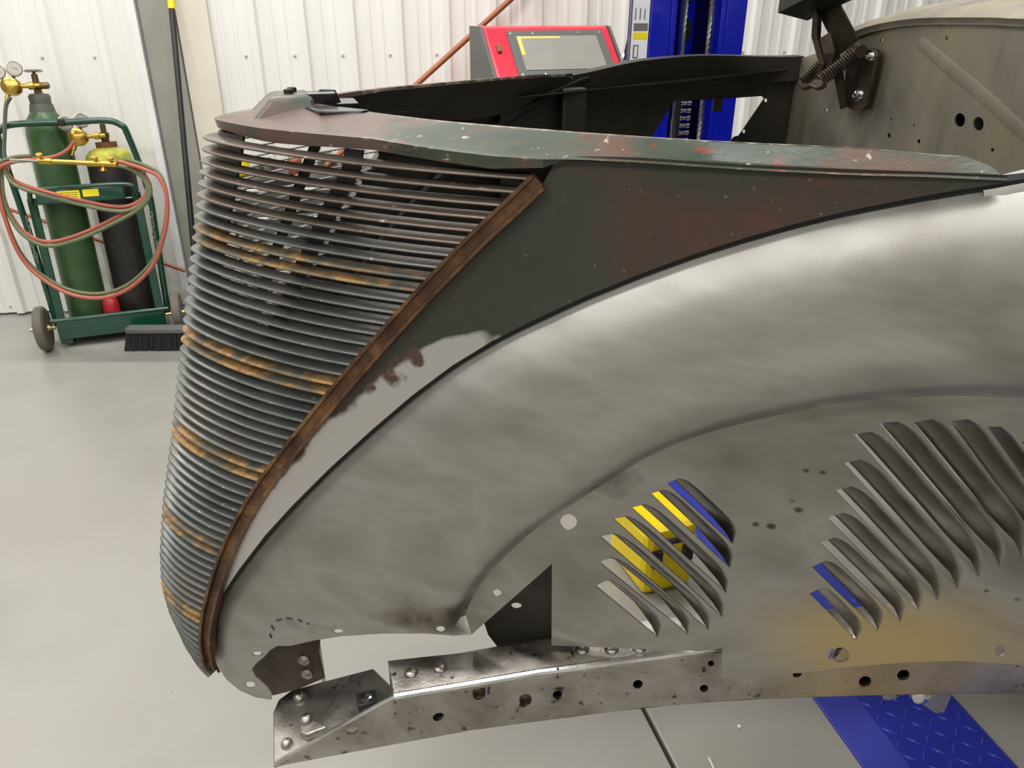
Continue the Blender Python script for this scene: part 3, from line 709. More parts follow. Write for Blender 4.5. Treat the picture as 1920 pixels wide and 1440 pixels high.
# --- rear ledges, far inner panel, firewall, cowl
def ledge(sgn, mat):
    xs = [lerp(0.275, 0.955, i / 20) for i in range(21)]; rows = []
    for x in xs:
        zz = zr(x) - 0.012 + 0.012 * sstep(0.27, 0.5, x) + 0.006 * math.sin(math.pi * (x - 0.275) / 0.68) - 0.016 * sstep(0.6, 0.95, x); w = wr(x)
        rows.append([CP((x, sgn * (w - 0.001), zz - 0.055)), CP((x, sgn * w, zz)), CP((x, sgn * (w + 0.03), zz + 0.001)), CP((x, sgn * (w + 0.034), zz - 0.02))])
    m = MB(); m.grid(rows); return m.build('hood_ledge', mat, car, solid=0.003, offset=0)
tag(ledge(1, 'inside'), 'dark inner hood ledge'); rows = []; zN = hit(1880, 291, lambda x, z: wr(x))[2]
for i in range(21):
    x = lerp(0.276, 0.955, i / 20); w = wr(x); zz = lerp(zN, zr(x), sstep(0.35, 0.9, x)) - 0.024 * (1 - sstep(0.276, 0.34, x)); so = S0(x) - 0.004; gz = interp(GAPx, x) - 0.012
    rows.append([CP((x, -(w - 0.002), zz - 0.05)), CP((x, -w, zz)), CP((x, -lerp(w, so, 0.25), zz + 0.001)), CP((x, -lerp(w, so, 0.55), lerp(zz, gz, 0.18))), CP((x, -lerp(w, so, 0.8), lerp(zz, gz, 0.5))), CP((x, -so, gz))])
m = MB(); m.grid(rows); tag(m.build('hood_ledge', 'fender', car, solid=0.003, offset=0, attrs={'gold': [0.0] * 126, 'stain_pit': [0.2] * 126}), 'bare steel hood ledge')
fo = lambda x, z: wr(x) + 0.012
far_out = [(0.10, -0.15), (0.955, -0.13), (0.955, -0.62), (0.10, -0.62)]
fh1 = [xz(hit_far(u, v, fo)) for u, v in ((1262, 188), (1345, 186), (1428, 180), (1432, 184), (1384, 254), (1376, 256), (1352, 278), (1215, 280), (1218, 262))]
fh2 = [[xz(hit_far(u, v, fo)) for u, v in ell(*e, n=8)] for e in ((1435, 188, 3, 4), (1394, 246, 3, 4))]
o = sheet('inner_fender_panel', far_out, [fh1] + fh2, fo, 0.03, 'inside', car, solid=0.002, mirror=True, attrs={})
tag(o, 'dark inner fender panel with a four-sided opening')
a = hit_far(1345, 187, fo); a = CP((a[0], a[1] - 0.003, a[2]))
m = MB(); m.box((a[0], a[1], a[2] - 0.008), (0.022, 0.004, 0.03)); m.build('panel_tab', 'inside', o, bevel=0.003)
# upright brace on the far inner panel
m = MB(); q0 = hit_far(1065, 185, fo); q0 = CP(q0); m.box((q0[0], q0[1] - 0.02, q0[2] - 0.13), (0.045, 0.03, 0.30)); m.build('upright_brace', 'inside', o, bevel=0.004)
# slanted stay behind the nose
m = MB(); m.tube([CP(hit_far(690, 215, fo)), CP(hit_far(800, 206, fo))], 0.004, 8); m.build('hood_stay', 'black', o)
# firewall in the plane x = 0.95
FX = 0.95
def fyz(u, v): p = at_x(u, v, FX); return (p[1], p[2])
ftop = [fyz(u, v) for u, v in ((1560, 90), (1590, 74), (1640, 57), (1720, 45), (1850, 43), (1920, 46))]
ftop = ftop + [(-y, z) for y, z in ftop[::-1] if y > 0.12] + [(-0.60, -0.1)]
fout = [(0.74, -0.12)] + ftop + [(-0.70, -0.14), (-0.72, -0.80), (0.74, -0.80)]
fhole = [[fyz(u, v) for u, v in ell(*e)] for e in ((1801, 225, 10, 13), (1836, 232, 10, 13), (1654, 75, 2.5, 3.5), (1777, 72, 3, 4), (1668, 254, 3, 4.5), (1724, 265, 3, 4.5), (1862, 281, 3, 4), (1550, 206, 2.5, 3), (1672, 223, 1.6, 2.2), (1715, 235, 1.6, 2.2))]
V, F = cdt(fout, fhole, 0.05)
m = MB(); m.v = [CP((FX, y, z)) for y, z in V]; m.f = F
fw = m.build('firewall', 'firewall', car, solid=0.003, fixn=False, offset=0); tag(fw, 'grey tan steel firewall with holes and raised ribs')
def rib(pts, r):
    r *= 1.25; P = spline([at_x(u, v, FX) for u, v in pts], 5); m = MB()
    m.tube([CP((p[0] + r * 0.35, p[1], p[2])) for p in P], [K * r * min(1, 0.35 + 1.2 * min(i, len(P) - 1 - i) / 4) for i in range(len(P))], 14); m.v = [(FX * K + (a - FX * K) * 0.18, b, c) for a, b, c in m.v]; m.build('pressed_rib', 'firewall', fw)
rib([(1716, 70), (1750, 100), (1785, 130), (1850, 185), (1975, 300)], 0.018)
rib([(1672, 78), (1655, 140), (1640, 200), (1632, 240)], 0.013)
rib([(1778, 140), (1775, 200), (1765, 285)], 0.008)
# lighter lips behind two holes
for (u, v) in ((1801, 225), (1836, 232)):
    p = CP(at_x(u, v + 8, FX)); m = MB(); m.box((p[0] + 0.02, p[1], p[2] - 0.012), (0.03, 0.03, 0.01)); m.build('hole_lip', 'firewall', fw)
# unseen rest of the body, added to shade the floor; also closes the firewall holes
rows = []
for k, (x, wd, top) in enumerate(((0.97, 0.72, -0.16), (1.25, 0.80, 0.02), (1.5, 0.86, 0.06), (1.9, 0.90, 0.45), (2.3, 0.90, 0.58), (3.0, 0.86, 0.56), (3.6, 0.72, 0.30))):
    sec = []
    for i in range(25):
        a = math.pi * i / 24; cx_, sx_ = math.cos(a), math.sin(a)
        sec.append(CP((x, -math.copysign(abs(cx_) ** 0.55, cx_) * wd, -0.78 + (top + 0.78) * abs(sx_) ** 0.5)))
    rows.append(sec)
m = MB(); m.grid(rows); m.f.append(tuple(range(25))); m.f.append(tuple(len(m.v) - 25 + i for i in range(25))); m.build('body_shell', 'black', car)
m = MB(); m.box(CP((2.25, 0, -0.80)), (2.2, 1.3, 0.03)); m.build('floor_pan', 'black', car, smooth=False)
# cowl top with rolled lip
c0 = [at_x(u, v, FX - 0.012) for u, v in ((1566, 84), (1592, 72), (1640, 55), (1720, 43), (1850, 42), (1920, 45))]
c0 = c0 + [MIR(p) for p in c0[::-1] if p[1] > 0.12]
c0 = spline(c0, 4)
rows = [[(p[0], p[1], p[2] - 0.004) for p in c0], c0, [(p[0] - 0.004, p[1] * 1.005, p[2] + 0.008) for p in c0], [(p[0] + 0.02, p[1] * 1.02, p[2] + 0.024) for p in c0], [(p[0] + 0.10, p[1] * 1.04, p[2] + 0.040) for p in c0], [(p[0] + 0.30, p[1] * 1.08, p[2] + 0.060) for p in c0]]
m = MB(); m.grid([[CP(p) for p in r] for r in rows]); tag(m.build('cowl', 'firewall', car, solid=0.003, fixn=False), 'bare steel cowl top with rolled lip')
# --- hood hinge on the firewall
HX = 0.925
def hx(u, v, x): return Vector(CP(at_x(u, v, x)))
hb = MB(); hb.prism([hx(u, v, HX) for u, v in ((1588, 92), (1626, 90), (1641, 93), (1645, 104), (1632, 160), (1622, 200), (1612, 208), (1597, 206), (1580, 198))], (0.012, 0, 0))
hinge = hb.build('hood_hinge', 'hinge', car, bevel=0.002); tag(hinge, 'brown hood hinge with coil spring and bolts')
for (u, v) in ((1632, 106), (1611, 178)):
    p = hx(u, v, HX); m = MB(); m.lathe([(0.011, 0), (0.011, 0.003), (0.0075, 0.003), (0.0075, 0.009), (0.004, 0.010), (0.004, 0.014), (0, 0.0145)], p, (-1, -0.2, 0), 6 if 0 else 12); m.build('hinge_bolt', 'chrome', hinge)
def strip(pts, w, th, name, mat):
    P = [Vector(p) for p in pts]; rows = []
    for i, p in enumerate(P):
        t = (P[min(i + 1, len(P) - 1)] - P[max(0, i - 1)]).normalized(); sd = t.cross(Vector((1, 0.3, 0))).normalized(); n = t.cross(sd)
        rows.append([p + sd * w + n * th, p - sd * w + n * th, p - sd * w - n * th, p + sd * w - n * th])
    m = MB(); b = m.grid(rows, close_v=True); m.f.append((b, b + 1, b + 2, b + 3)); e = b + 4 * (len(rows) - 1); m.f.append((e, e + 1, e + 2, e + 3))
    return m.build(name, mat, hinge, smooth=False)
strip([hx(1536, -30, 0.88), hx(1562, 30, 0.89), hx(1592, 88, 0.91)], 0.021, 0.003, 'hinge_arm', 'hinge')
strip([hx(1560, 70, 0.90), hx(1570, 130, 0.905), hx(1584, 202, 0.915)], 0.008, 0.003, 'hinge_arm', 'hinge')
for k in (0, 1, 2):
    strip([hx(1516 + 3.2 * k, -20, 0.86), hx(1529 + 3.2 * k, 32, 0.865), hx(1527 + 3.2 * k, 68, 0.865), hx(1541 + 3.2 * k, 120, 0.87), hx(1533 + 3.2 * k, 148, 0.87)], 0.0022, 0.006, 'hinge_link', 'hinge')
strip([hx(1548, 66, 0.868), hx(1556, 100, 0.87), hx(1546, 132, 0.872)], 0.012, 0.002, 'hinge_plate', 'hinge')
def coil(a, b, R, turns, r, name='coil_spring'):
    a, b = Vector(a), Vector(b); t = (b - a); L = t.length; t.normalize(); x = t.orthogonal().normalized(); y = t.cross(x); N = turns * 12
    m = MB(); m.tube([a + t * (L * i / N) + (x * math.cos(2 * math.pi * i / 12) + y * math.sin(2 * math.pi * i / 12)) * R for i in range(N + 1)], r, 6); return m.build(name, 'hinge', hinge)
coil(hx(1540, 150, 0.845), hx(1606, 100, 0.90), 0.0105, 15, 0.0021)
coil(hx(1506, 152, 0.855), hx(1540, 122, 0.885), 0.0105, 9, 0.0021)
m = MB(); m.tube(spline([hx(1503, 158, 0.85), hx(1508, 164, 0.845), hx(1522, 160, 0.84), hx(1534, 164, 0.84), hx(1546, 160, 0.84)], 4), 0.0055, 8); m.build('spring_hook', 'hinge', hinge)
m = MB(); m.lathe([(0.011, -0.02), (0.011, 0.02)], hx(1606, 96, 0.905), (0.3, 1, 0), 14); m.build('hinge_pin', 'hinge', hinge)
# --- rear channel of the raised hood
hr = []; hs = []
for i in range(21):
    y = lerp(0.60, -0.60, i / 20); z = -0.012 + 0.13 * (1 - (abs(y) / 0.60) ** 1.6); x = 0.83 + 0.03 * (1 - (y / 0.6) ** 2)
    hr.append([CP((x - 0.03, y, z + 0.03)), CP((x - 0.03, y, z + 0.004)), CP((x + 0.05, y, z - 0.012)), CP((x + 0.05, y, z + 0.03))])
m = MB(); b = m.grid(hr, close_v=True); m.f.append((b, b + 1, b + 2, b + 3)); m.f.append(tuple(len(m.v) - 4 + k for k in range(4)))
hood = m.build('hood', 'black', car, angle=30); tag(hood, 'raised black hood seen along its rear channel')
rows = []
for i in range(13):
    y = lerp(0.60, -0.60, i / 12); z = 0.02 + 0.13 * (1 - (abs(y) / 0.60) ** 1.6)
    rows.append([CP((0.84 - 0.55 * k, y * (1 - 0.35 * k), z + 0.75 * k)) for k in (0, 0.25, 0.5, 0.75, 1)])
m = MB(); m.grid(rows); m.build('hood_skin', 'black', hood, solid=0.003)

# --- frame rails
Ffr = lambda x, z: 0.371 + 0.24 * x
LOWF = [(513, 1438), (700, 1403), (900, 1366), (1100, 1341), (1210, 1326), (1400, 1311), (1550, 1306), (1700, 1302), (1920, 1299), (2040, 1298)]
UPF = [(2040, 1180), (1700, 1192), (1500, 1202), (1352, 1213), (1300, 1222), (1200, 1235), (1100, 1249), (1000, 1262), (900, 1280), (800, 1296), (735, 1307), (722, 1316), (514, 1433)]
fr_low = [xz(hit(u, v, Ffr)) for u, v in LOWF]; fr_up = [xz(hit(u, v, Ffr)) for u, v in UPF]
fr_low.append((1.35, fr_low[-1][1] - 0.005)); fr_up.insert(0, (1.35, fr_up[0][1] - 0.005)); fr_out = fr_low + fr_up
FH = [(660, 1371, 11, 7), (822, 1344, 11, 7), (898, 1302, 12, 10), (985, 1315, 11, 9), (1045, 1303, 9, 7.5), (1196, 1283, 9.5, 8), (1320, 1291, 8, 7), (1333, 1244, 6, 5.5), (1495, 1264, 9, 6), (1622, 1278, 12, 10), (1694, 1266, 12, 10)]
fr_h = [[xz(hit(u, v, Ffr)) for u, v in ell(*e, rot=-0.3)] for e in FH]
GOLDF = xz(hit(1650, 1262, Ffr))
goldf = lambda x, z: 0.55 * (1 - sstep(0.03, 0.24, abs(x - GOLDF[0])))
lowx = sorted((p[0], p[1]) for p in fr_out[:len(fr_low)])
upx = sorted((p[0], p[1]) for p in fr_out[len(fr_low):-1]); upa = sorted((p[0], p[1]) for p in fr_out[len(fr_low):])
def frame(s):
    fr = sheet('frame_rail', fr_out, fr_h if s < 0 else [], Ffr, 0.02 if s < 0 else 0.06, 'frame', car, solid=0.004, attrs={'gold': goldf}, mirror=s > 0)
    tag(fr, 'drilled steel frame rail with a tapered front horn')
    # top flange
    xs = [lerp(upx[1][0] + 0.004, 0.62, i / 19) for i in range(20)] + [1.33]; R = []
    for x in xs:
        z = interp(upx, x); w = Ffr(x, 0)
        R.append([CP((x, s * (w + 0.0005), z - 0.008)), CP((x, s * (w - 0.001), z - 0.002)), CP((x, s * (w - 0.006), z)), CP((x, s * (w - 0.056 - 0.006 * math.sin(x * 16)), z + 0.001)), CP((x, s * (w - 0.060), z - 0.006))])
    m = MB(); m.grid(R); m.build('top_flange', 'bright' if 0 else 'frame', fr, solid=0.004, attrs={'gold': [0.0] * (5 * 21)}, offset=0)
    # polished edge where web turns into flange
    m = MB(); m.tube([CP((x, s * (Ffr(x, 0) - 0.0015), interp(upx, x) - 0.0015)) for x in xs], 0.0042, 8); m.build('polished_edge', 'bright', fr)
    m = MB(); m.tube([CP((x, s * (Ffr(x, 0) - 0.001), interp(upa, x))) for x in [lerp(fr_out[0][0] + 0.004, upx[1][0] + 0.006, i / 10) for i in range(11)]], 0.0026, 6); m.build('polished_edge', 'bright', fr)
    # end face of the boxed part, with a bolt hole
    x = xs[0]; z = interp(upx, x); w = Ffr(x, 0); pe = []
    ep = [(w - 0.002, z), (w - 0.012, z + 0.001), (w - 0.058, z + 0.001), (w - 0.060, z - 0.045), (w - 0.004, z - 0.045)]
    V, F = cdt([(a, b) for a, b in ep], [[(w - 0.030 + 0.010 * math.cos(t * math.pi / 8), z - 0.022 + 0.011 * math.sin(t * math.pi / 8)) for t in range(16)]], 0.03)
    m = MB(); m.v = [CP((x - 0.001 + 0.006 * (0.5), s * a, b)) for a, b in V]; m.f = F; m.build('end_plate', 'bright', fr, solid=0.004, offset=0)
    # bottom plate of the horn
    zb = interp(lowx, -0.42); zt = lambda x: interp(lowx, x) + 0.005
    pl = [(513, 1436), (512, 1335), (522, 1312), (545, 1295), (600, 1279), (700, 1253), (760, 1262), (800, 1390)]
    P = []
    for u, v in pl[:6]:
        zz = zb + 0.005
        for _ in range(8): p = at_z(u, v, zz); zz = zt(p[0])
        P.append(p)
    for x in (-0.20, -0.30, -0.40): P.append((x, -Ffr(x, 0) + 0.002, zt(x)))
    m = MB(); m.prism([CP((p[0], p[1] * -s, p[2])) for p in P], (0, 0, -0.005)); bp = m.build('bottom_plate', 'frame', fr, bevel=0.0015, fixn=True)
    for (u, v, r) in ((562, 1307, 0.0125), (537, 1390, 0.0105), (577, 1362, 0.0125)):
        p = at_z(u, v, zt(-0.39) + 0.004); m = MB(); r_ = r * K * 0.8
        h0 = 0.011 if u == 577 else 0.0
        m.lathe([(r_, -0.004), (r_, 0.002 + h0), (r_ * 0.85, 0.005 + h0), (r_ * 0.5, 0.0075 + h0), (0, 0.0085 + h0)], CP((p[0], p[1] * -s, zt(p[0]))), n=18); m.build('rivet', 'frame', fr)
    pp = [at_z(u, v, zt(-0.37) + 0.008) for u, v in ((560, 1366), (566, 1352), (582, 1349), (594, 1356), (615, 1372), (575, 1382), (563, 1376))]
    m = MB(); m.prism([CP((p[0], p[1] * -s, zt(p[0]) + 0.0005)) for p in pp], (0, 0, 0.011)); m.build('spacer_lug', 'frame', fr, bevel=0.002)
    p = at_z(688, 1312, zt(-0.29) + 0.012); m = MB(); m.box((lambda q: (q[0], q[1] * -s, CP((0, 0, zt(p[0])))[2] + 0.007))(CP(p)), (0.024, 0.022, 0.014)); nb = m.build('cage_nut', 'black', fr, bevel=0.002)
    m = MB(); q = CP(p); m.lathe([(0.0065, 0), (0.0065, 0.0025), (0.004, 0.003), (0.004, 0.0)], (q[0], q[1] * -s, CP((0, 0, zt(p[0])))[2] + 0.0135), n=12); m.build('nut_bore', 'chrome', nb)
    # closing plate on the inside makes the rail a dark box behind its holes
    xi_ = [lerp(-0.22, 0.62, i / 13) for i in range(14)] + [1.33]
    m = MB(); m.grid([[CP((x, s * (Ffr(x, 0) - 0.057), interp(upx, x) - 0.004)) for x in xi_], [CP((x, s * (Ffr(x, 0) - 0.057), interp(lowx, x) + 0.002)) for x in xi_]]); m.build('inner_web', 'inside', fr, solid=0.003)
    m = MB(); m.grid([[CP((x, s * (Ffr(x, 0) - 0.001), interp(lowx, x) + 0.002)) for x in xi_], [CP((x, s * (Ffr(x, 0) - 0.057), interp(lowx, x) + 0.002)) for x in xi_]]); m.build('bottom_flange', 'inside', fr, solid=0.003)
    if s < 0:
        for (u, v) in ((772, 1262), (826, 1253), (1092, 1218), (1147, 1217), (1199, 1214)):
            d = cdir(u, v); zz = -0.80; p = None
            for _ in range(6):
                p = at_z(u, v, zz); zz = interp(upx, p[0]) + 0.002
            m = MB(); m.lathe([(0.0085, -0.002), (0.0085, 0.001), (0.0068, 0.0032), (0.0035, 0.0044), (0, 0.0048)], CP(p), n=18); m.build('rivet', 'frame', fr)
        for (u, v, r) in ((898, 1302, 13.5), (985, 1315, 12.5)):
            q = hit(u, v, lambda x, z: Ffr(x, z) + 0.003); rr = r * 0.00056
            m = MB(); m.lathe([(rr, -0.004), (rr, -0.001), (rr * 0.85, 0.0), (rr * 0.66, -0.002), (rr * 0.62, -0.012)], CP(q), (-0.3, -1, 0), 20); m.build('hole_grommet', 'hinge', fr)
        for (u, v, h) in ((917, 1290, 11), (1046, 1262, 9)):
            p0 = hit(u, v - h, lambda x, z: Ffr(x, z) + 0.0012); p1 = hit(u - 1, v + h, lambda x, z: Ffr(x, z) + 0.0012)
            m = MB(); m.tube([CP(p0), CP(p1)], 0.0012, 6); m.build('marker_line', 'marker', fr)
    return fr
frn = frame(-1); frf = frame(1)
# lower grille bracket behind the fender's bottom opening
Sbk = lambda x, z: S0(x) - 0.035
bk = [(470, 1246), (505, 1210), (560, 1200), (610, 1192), (640, 1180), (606, 1180), (598, 1215), (606, 1272), (560, 1290), (508, 1304)]
bk = [(468, 1250), (500, 1215), (540, 1195), (600, 1190), (597, 1225), (607, 1272), (560, 1292), (512, 1304), (495, 1290)]
gb = sheet('grille_bracket', [xz(hit(u, v, Sbk)) for u, v in bk], [], Sbk, 0.02, 'hinge', car, solid=0.003, attrs={})
for (u, v) in ((571, 1236), (577, 1262)):
    q = hit(u, v, Sbk); m = MB(); m.lathe([(0.008, -0.001), (0.0075, 0.003), (0.004, 0.005), (0, 0.0055)], CP(q), (-0.4, -1, 0.1), 14); m.build('rivet', 'frame', gb)
P0, P1 = hit(592, 1198, lambda x, z: S0(x) - 0.05), hit(604, 1276, lambda x, z: S0(x) - 0.05)
m = MB(); m.tube([CP(P0), CP(P1)], 0.0055, 6); m.build('bracket_edge', 'bright', gb)
# small hanger under the frame behind the louvred panel
pl = [hit(u, v, lambda x, z: Ffr(x, z) - 0.03) for u, v in ((1650, 1290), (1656, 1311), (1668, 1313), (1700, 1300), (1755, 1338), (1770, 1336), (1790, 1290))]
m = MB(); m.prism([CP(p) for p in pl], (0.004, 0.008, 0)); hg = m.build('hanger_plate', 'frame', car, attrs=None); 
q = hit(1725, 1302, lambda x, z: Ffr(x, z) - 0.028); m = MB(); m.lathe([(0.011, 0), (0.011, 0.005), (0.006, 0.008), (0, 0.009)], CP(q), (-0.3, -1, 0), 14); m.build('hanger_bolt', 'chrome', hg)
# marker dashes drawn on the fender
for (u, v, du, dv) in ((507, 1192, 1.5, 4), (511, 1177, 3, 4), (523, 1163, 4, -1), (542, 1160, 5, 1), (562, 1164, 4, 2), (577, 1170, 2, 1)):
    Sk = lambda x, z: Sfen(x, z) + 0.0006
    m = MB(); m.tube([CP(hit(u - du, v - dv, Sk)), CP(hit(u + du, v + dv, Sk))], 0.001, 6); m.build('marker_line', 'marker', fender)

# ------------------------------------------------------------------ two-post lift
def car_w(x, y, z=0): return Vector((x * K * EX[0] + y * K * EY[0], Y0 * K + x * K * EX[1] + y * K * EY[1], z))
PL = wp(1216, 60, 2.50); PR = wp(1392, 60, 2.55)
lift = empty('vehicle_lift', (PL.x, PL.y, 0), (0, 0, YAW * 0.55)); tag(lift, 'tall blue two-post lift column with steel cables and floor plate', 'vehicle lift')
PWD = (PR - PL).length
def lbox(name, x0, x1, y0, y1, z0, z1, mat, par=lift, bev=0.003):
    m = MB(); m.box(((x0 + x1) / 2, (y0 + y1) / 2, (z0 + z1) / 2), (x1 - x0, y1 - y0, z1 - z0)); return m.build(name, mat, par, smooth=False, bevel=bev)
W_ = PWD
post = lbox('post_back', 0, W_, 0.20, 0.212, 0.0, 3.6, 'navy')
lbox('post_side', 0.0, 0.012, 0.0, 0.20, 0.012, 3.6, 'blue'); lbox('post_side', W_ - 0.012, W_, 0.0, 0.20, 0.012, 3.6, 'blue')
lbox('post_lip', 0.0, 0.062, -0.012, 0.0, 0.012, 3.6, 'blue'); lbox('post_lip', W_ - 0.062, W_, -0.012, 0.0, 0.012, 3.6, 'blue')
lbox('lip_fold', 0.062, 0.080, -0.012, 0.05, 0.012, 3.6, 'blue'); lbox('lip_fold', W_ - 0.080, W_ - 0.062, -0.012, 0.05, 0.012, 3.6, 'blue')
# latch ladder: a strip with dark slots in its face
lad = lbox('latch_ladder', 0.155, 0.205, 0.165, 0.20, 0.2, 3.5, 'blue')
for k in range(20): lbox('latch_slot', 0.165, 0.195, 0.163, 0.166, 0.30 + 0.11 * k, 0.36 + 0.11 * k, 'plastic_black', lad, 0.001)
def rope(x, y, z0, z1):
    m = MB()
    for s in range(3):
        m.tube([(x + 0.0035 * math.cos(i * 0.9 + s * 2.09), y + 0.0035 * math.sin(i * 0.9 + s * 2.09), lerp(z0, z1, i / 420)) for i in range(421)], 0.0036, 5)
    m.build('steel_cable', 'cable', lift)
rope(0.143, 0.09, 0.3, 3.2); rope(0.213, 0.06, 0.3, 3.2)
# carriage with roller chain and adjuster
car_z = 1.02
lbox('carriage', 0.085, 0.135, 0.03, 0.19, 0.35, 1.14, 'black'); 
m = MB(); m.lathe([(0.012, 0), (0.012, 0.07), (0.007, 0.07), (0.007, 0.12), (0, 0.121)], (0.105, 0.02, 1.0), n=12); m.lathe([(0.026, -0.004), (0.026, 0.0)], (0.105, 0.02, 1.0), n=16); m.build('adjuster_stud', 'chrome', lift)
for k in range(16):
    m = MB(); z = 0.82 + 0.0225 * k
    m.lathe([(0.0, -0.020), (0.009, -0.020), (0.009, -0.008), (0.0065, -0.006), (0.0065, 0.006), (0.009, 0.008), (0.009, 0.020), (0, 0.020)], (0.152, 0.05, z), (1, 0, 0), 12)
    m.build('chain_roller', 'chrome', lift)
# label and pale film on the outer side
lb = lbox('label_backing', -0.052, -0.002, -0.004, 0.0, 1.20, 1.95, 'label', bev=0)
lbox('film_strip', -0.052, -0.002, -0.004, 0.0, 0.30, 1.20, 'blue_film', bev=0); lbox('label_carrier', -0.056, 0.0, 0.0, 0.006, 0.30, 1.96, 'cab_grey', bev=0)
zt_ = 1.20
for (a, b, x0, x1, mt) in ((0.012, 0.034, 0.004, 0.028, 'label_grey'), (0.012, 0.034, 0.031, 0.047, 'label_grey'), (0.048, 0.084, 0.006, 0.010, 'label_grey'), (0.048, 0.051, 0.006, 0.022, 'label_grey'), (0.081, 0.084, 0.006, 0.022, 'label_grey'), (0.048, 0.084, 0.019, 0.022, 'label_grey'), (0.100, 0.118, 0.004, 0.047, 'yellow'), (0.122, 0.142, 0.004, 0.047, 'label_grey'), (0.152, 0.182, 0.006, 0.009, 'label_grey'), (0.152, 0.182, 0.020, 0.023, 'label_grey'), (0.152, 0.18, 0.034, 0.037, 'label_grey')):
    lbox('label_print', -0.052 + x0, -0.052 + x1, -0.005, -0.0035, zt_ + a, zt_ + b, mt, lb, 0)
# floor cover plate with raised diamond pattern, running from the post towards the near side
E0, E1 = fp(1523, 1309), fp(1616, 1440); dv = (E1 - E0).normalized(); sdv = Vector((-dv.y, dv.x, 0))
if sdv.x < 0: sdv = -sdv
pw = 0.30; L0 = -1.9; L1 = 1.2
pf = empty('lift_floor_plate', tuple(E0), (0, 0, math.atan2(dv.y, dv.x))); tag(pf, 'blue diamond-pattern floor cover plate of the lift', 'floor plate')
sy = -1 if (Matrix.Rotation(math.atan2(dv.y, dv.x), 3, 'Z') @ Vector((0, 1, 0))).dot(sdv) < 0 else 1
def pbox(name, x0, x1, y0, y1, z0, z1, mat, bev=0.002):
    m = MB(); m.box(((x0 + x1) / 2, sy * (y0 + y1) / 2, (z0 + z1) / 2), (x1 - x0, y1 - y0, z1 - z0)); return m.build(name, mat, pf, smooth=False, bevel=bev)
m = MB(); m.prism([(L0, sy * y, z) for y, z in ((0, 0.0), (0.0, 0.006), (0.075, 0.03), (pw - 0.02, 0.03), (pw, 0.012), (pw, 0.0))], (L1 - L0, 0, 0)); m.build('cover_plate', 'blue_plate', pf, smooth=False, bevel=0.002)
m = MB(); m.lathe([(0.0, -0.5), (1.0, 0), (0, 0.5)], n=4) if 0 else None
lz = MB(); lz.v = [(-0.016, 0, 0), (0, -0.0035, 0), (0.016, 0, 0), (0, 0.0035, 0), (0, 0, 0.0022)]; lz.f = [(0, 1, 4), (1, 2, 4), (2, 3, 4), (3, 0, 4)]
tr = None; n = 0
for i in range(int((L1 - L0) / 0.033)):
    for j in range(6):
        x = L0 + 0.02 + i * 0.033; y = sy * (0.088 + j * 0.034); rz = 0.78 if (i + j) % 2 else -0.78
        if x < -0.75 and j < 0: continue
        if n >= 290: break
        if x < -0.25: continue
        if tr is None: tr = lz.build('raised_tread', 'blue_plate', pf, smooth=False, fixn=False); tr.location = (x, y, 0.03); tr.rotation_euler = (0, 0, rz)
        else: copy_obj(tr, pf, (x, y, 0.03), (0, 0, rz))
        n += 1

# ------------------------------------------------------------------ red blast cabinet by the wall
CY = 3.25
ca, cb = wp(880, 50, CY), wp(1178, 50, CY)
CROT = math.radians(18)
bl = wp(880, 50, CY + 0.30); ca = Vector((bl.x + 0.42 * math.sin(CROT), bl.y - 0.42 * math.cos(CROT), 0))
cab = empty('blast_cabinet', (ca.x, ca.y, 0), (0, 0, CROT)); tag(cab, 'red and grey sandblasting cabinet with a slanted viewing window', 'cabinet')
cw = 0.575; zt = wp(950, 49, CY + 0.25).z; zf = wp(950, 150, CY).z - 0.05
YB = 0.42; YT = 0.27                                    # depth of back wall and of the top edge
side_poly = lambda x: [(x, 0.0, zf), (x, YT, zt), (x, YB, zt), (x, YB, 0.55), (x, 0.0, 0.55)]
m = MB(); m.prism(side_poly(0.0), (0.012, 0, 0)); m.build('side_wall', 'cab_grey', cab, smooth=False)
m = MB(); m.prism(side_poly(cw - 0.012), (0.012, 0, 0)); m.build('side_wall', 'cab_grey', cab, smooth=False)
m = MB(); m.prism([(0.012, 0.0, 0.55), (0.012, YB, 0.55), (0.012, YB, zt), (0.012, YT, zt), (0.012, 0, zf)], (cw - 0.024, 0, 0)); m.build('body', 'red', cab, smooth=False, bevel=0.012)
sl = Vector((0, YT, zt - zf)); sll = sl.length; slu = sl.normalized(); sln = Vector((0, -slu.z, slu.y))
def on_slope(x, s, h): return Vector((x, 0, zf)) + slu * (s * sll) + sln * h
def splate(name, x0, x1, s0, s1, h, th, mat, par):
    m = MB(); m.prism([on_slope(x0, s0, h), on_slope(x1, s0, h), on_slope(x1, s1, h), on_slope(x0, s1, h)], sln * th); return m.build(name, mat, par, smooth=False, bevel=0.001)
wx0, wx1 = 0.085 * cw / 0.66 + 0.03, cw - 0.05
fr_ = splate('window_frame', wx0, wx1, 0.22, 0.92, 0.001, 0.005, 'cab_grey', cab)
gl = splate('window_pane', wx0 + 0.035, wx1 - 0.035, 0.33, 0.83, 0.0062, 0.002, 'glass_grey', cab)
splate('tape_strip', wx0 + 0.037, wx0 + 0.052, 0.55, 0.82, 0.0083, 0.0006, 'tape', gl); splate('tape_strip', wx0 + 0.05, wx1 - 0.2, 0.79, 0.82, 0.0083, 0.0006, 'tape', gl)
splate('switch', 0.045, 0.062, 0.60, 0.70, 0.001, 0.01, 'brass_dark', cab)
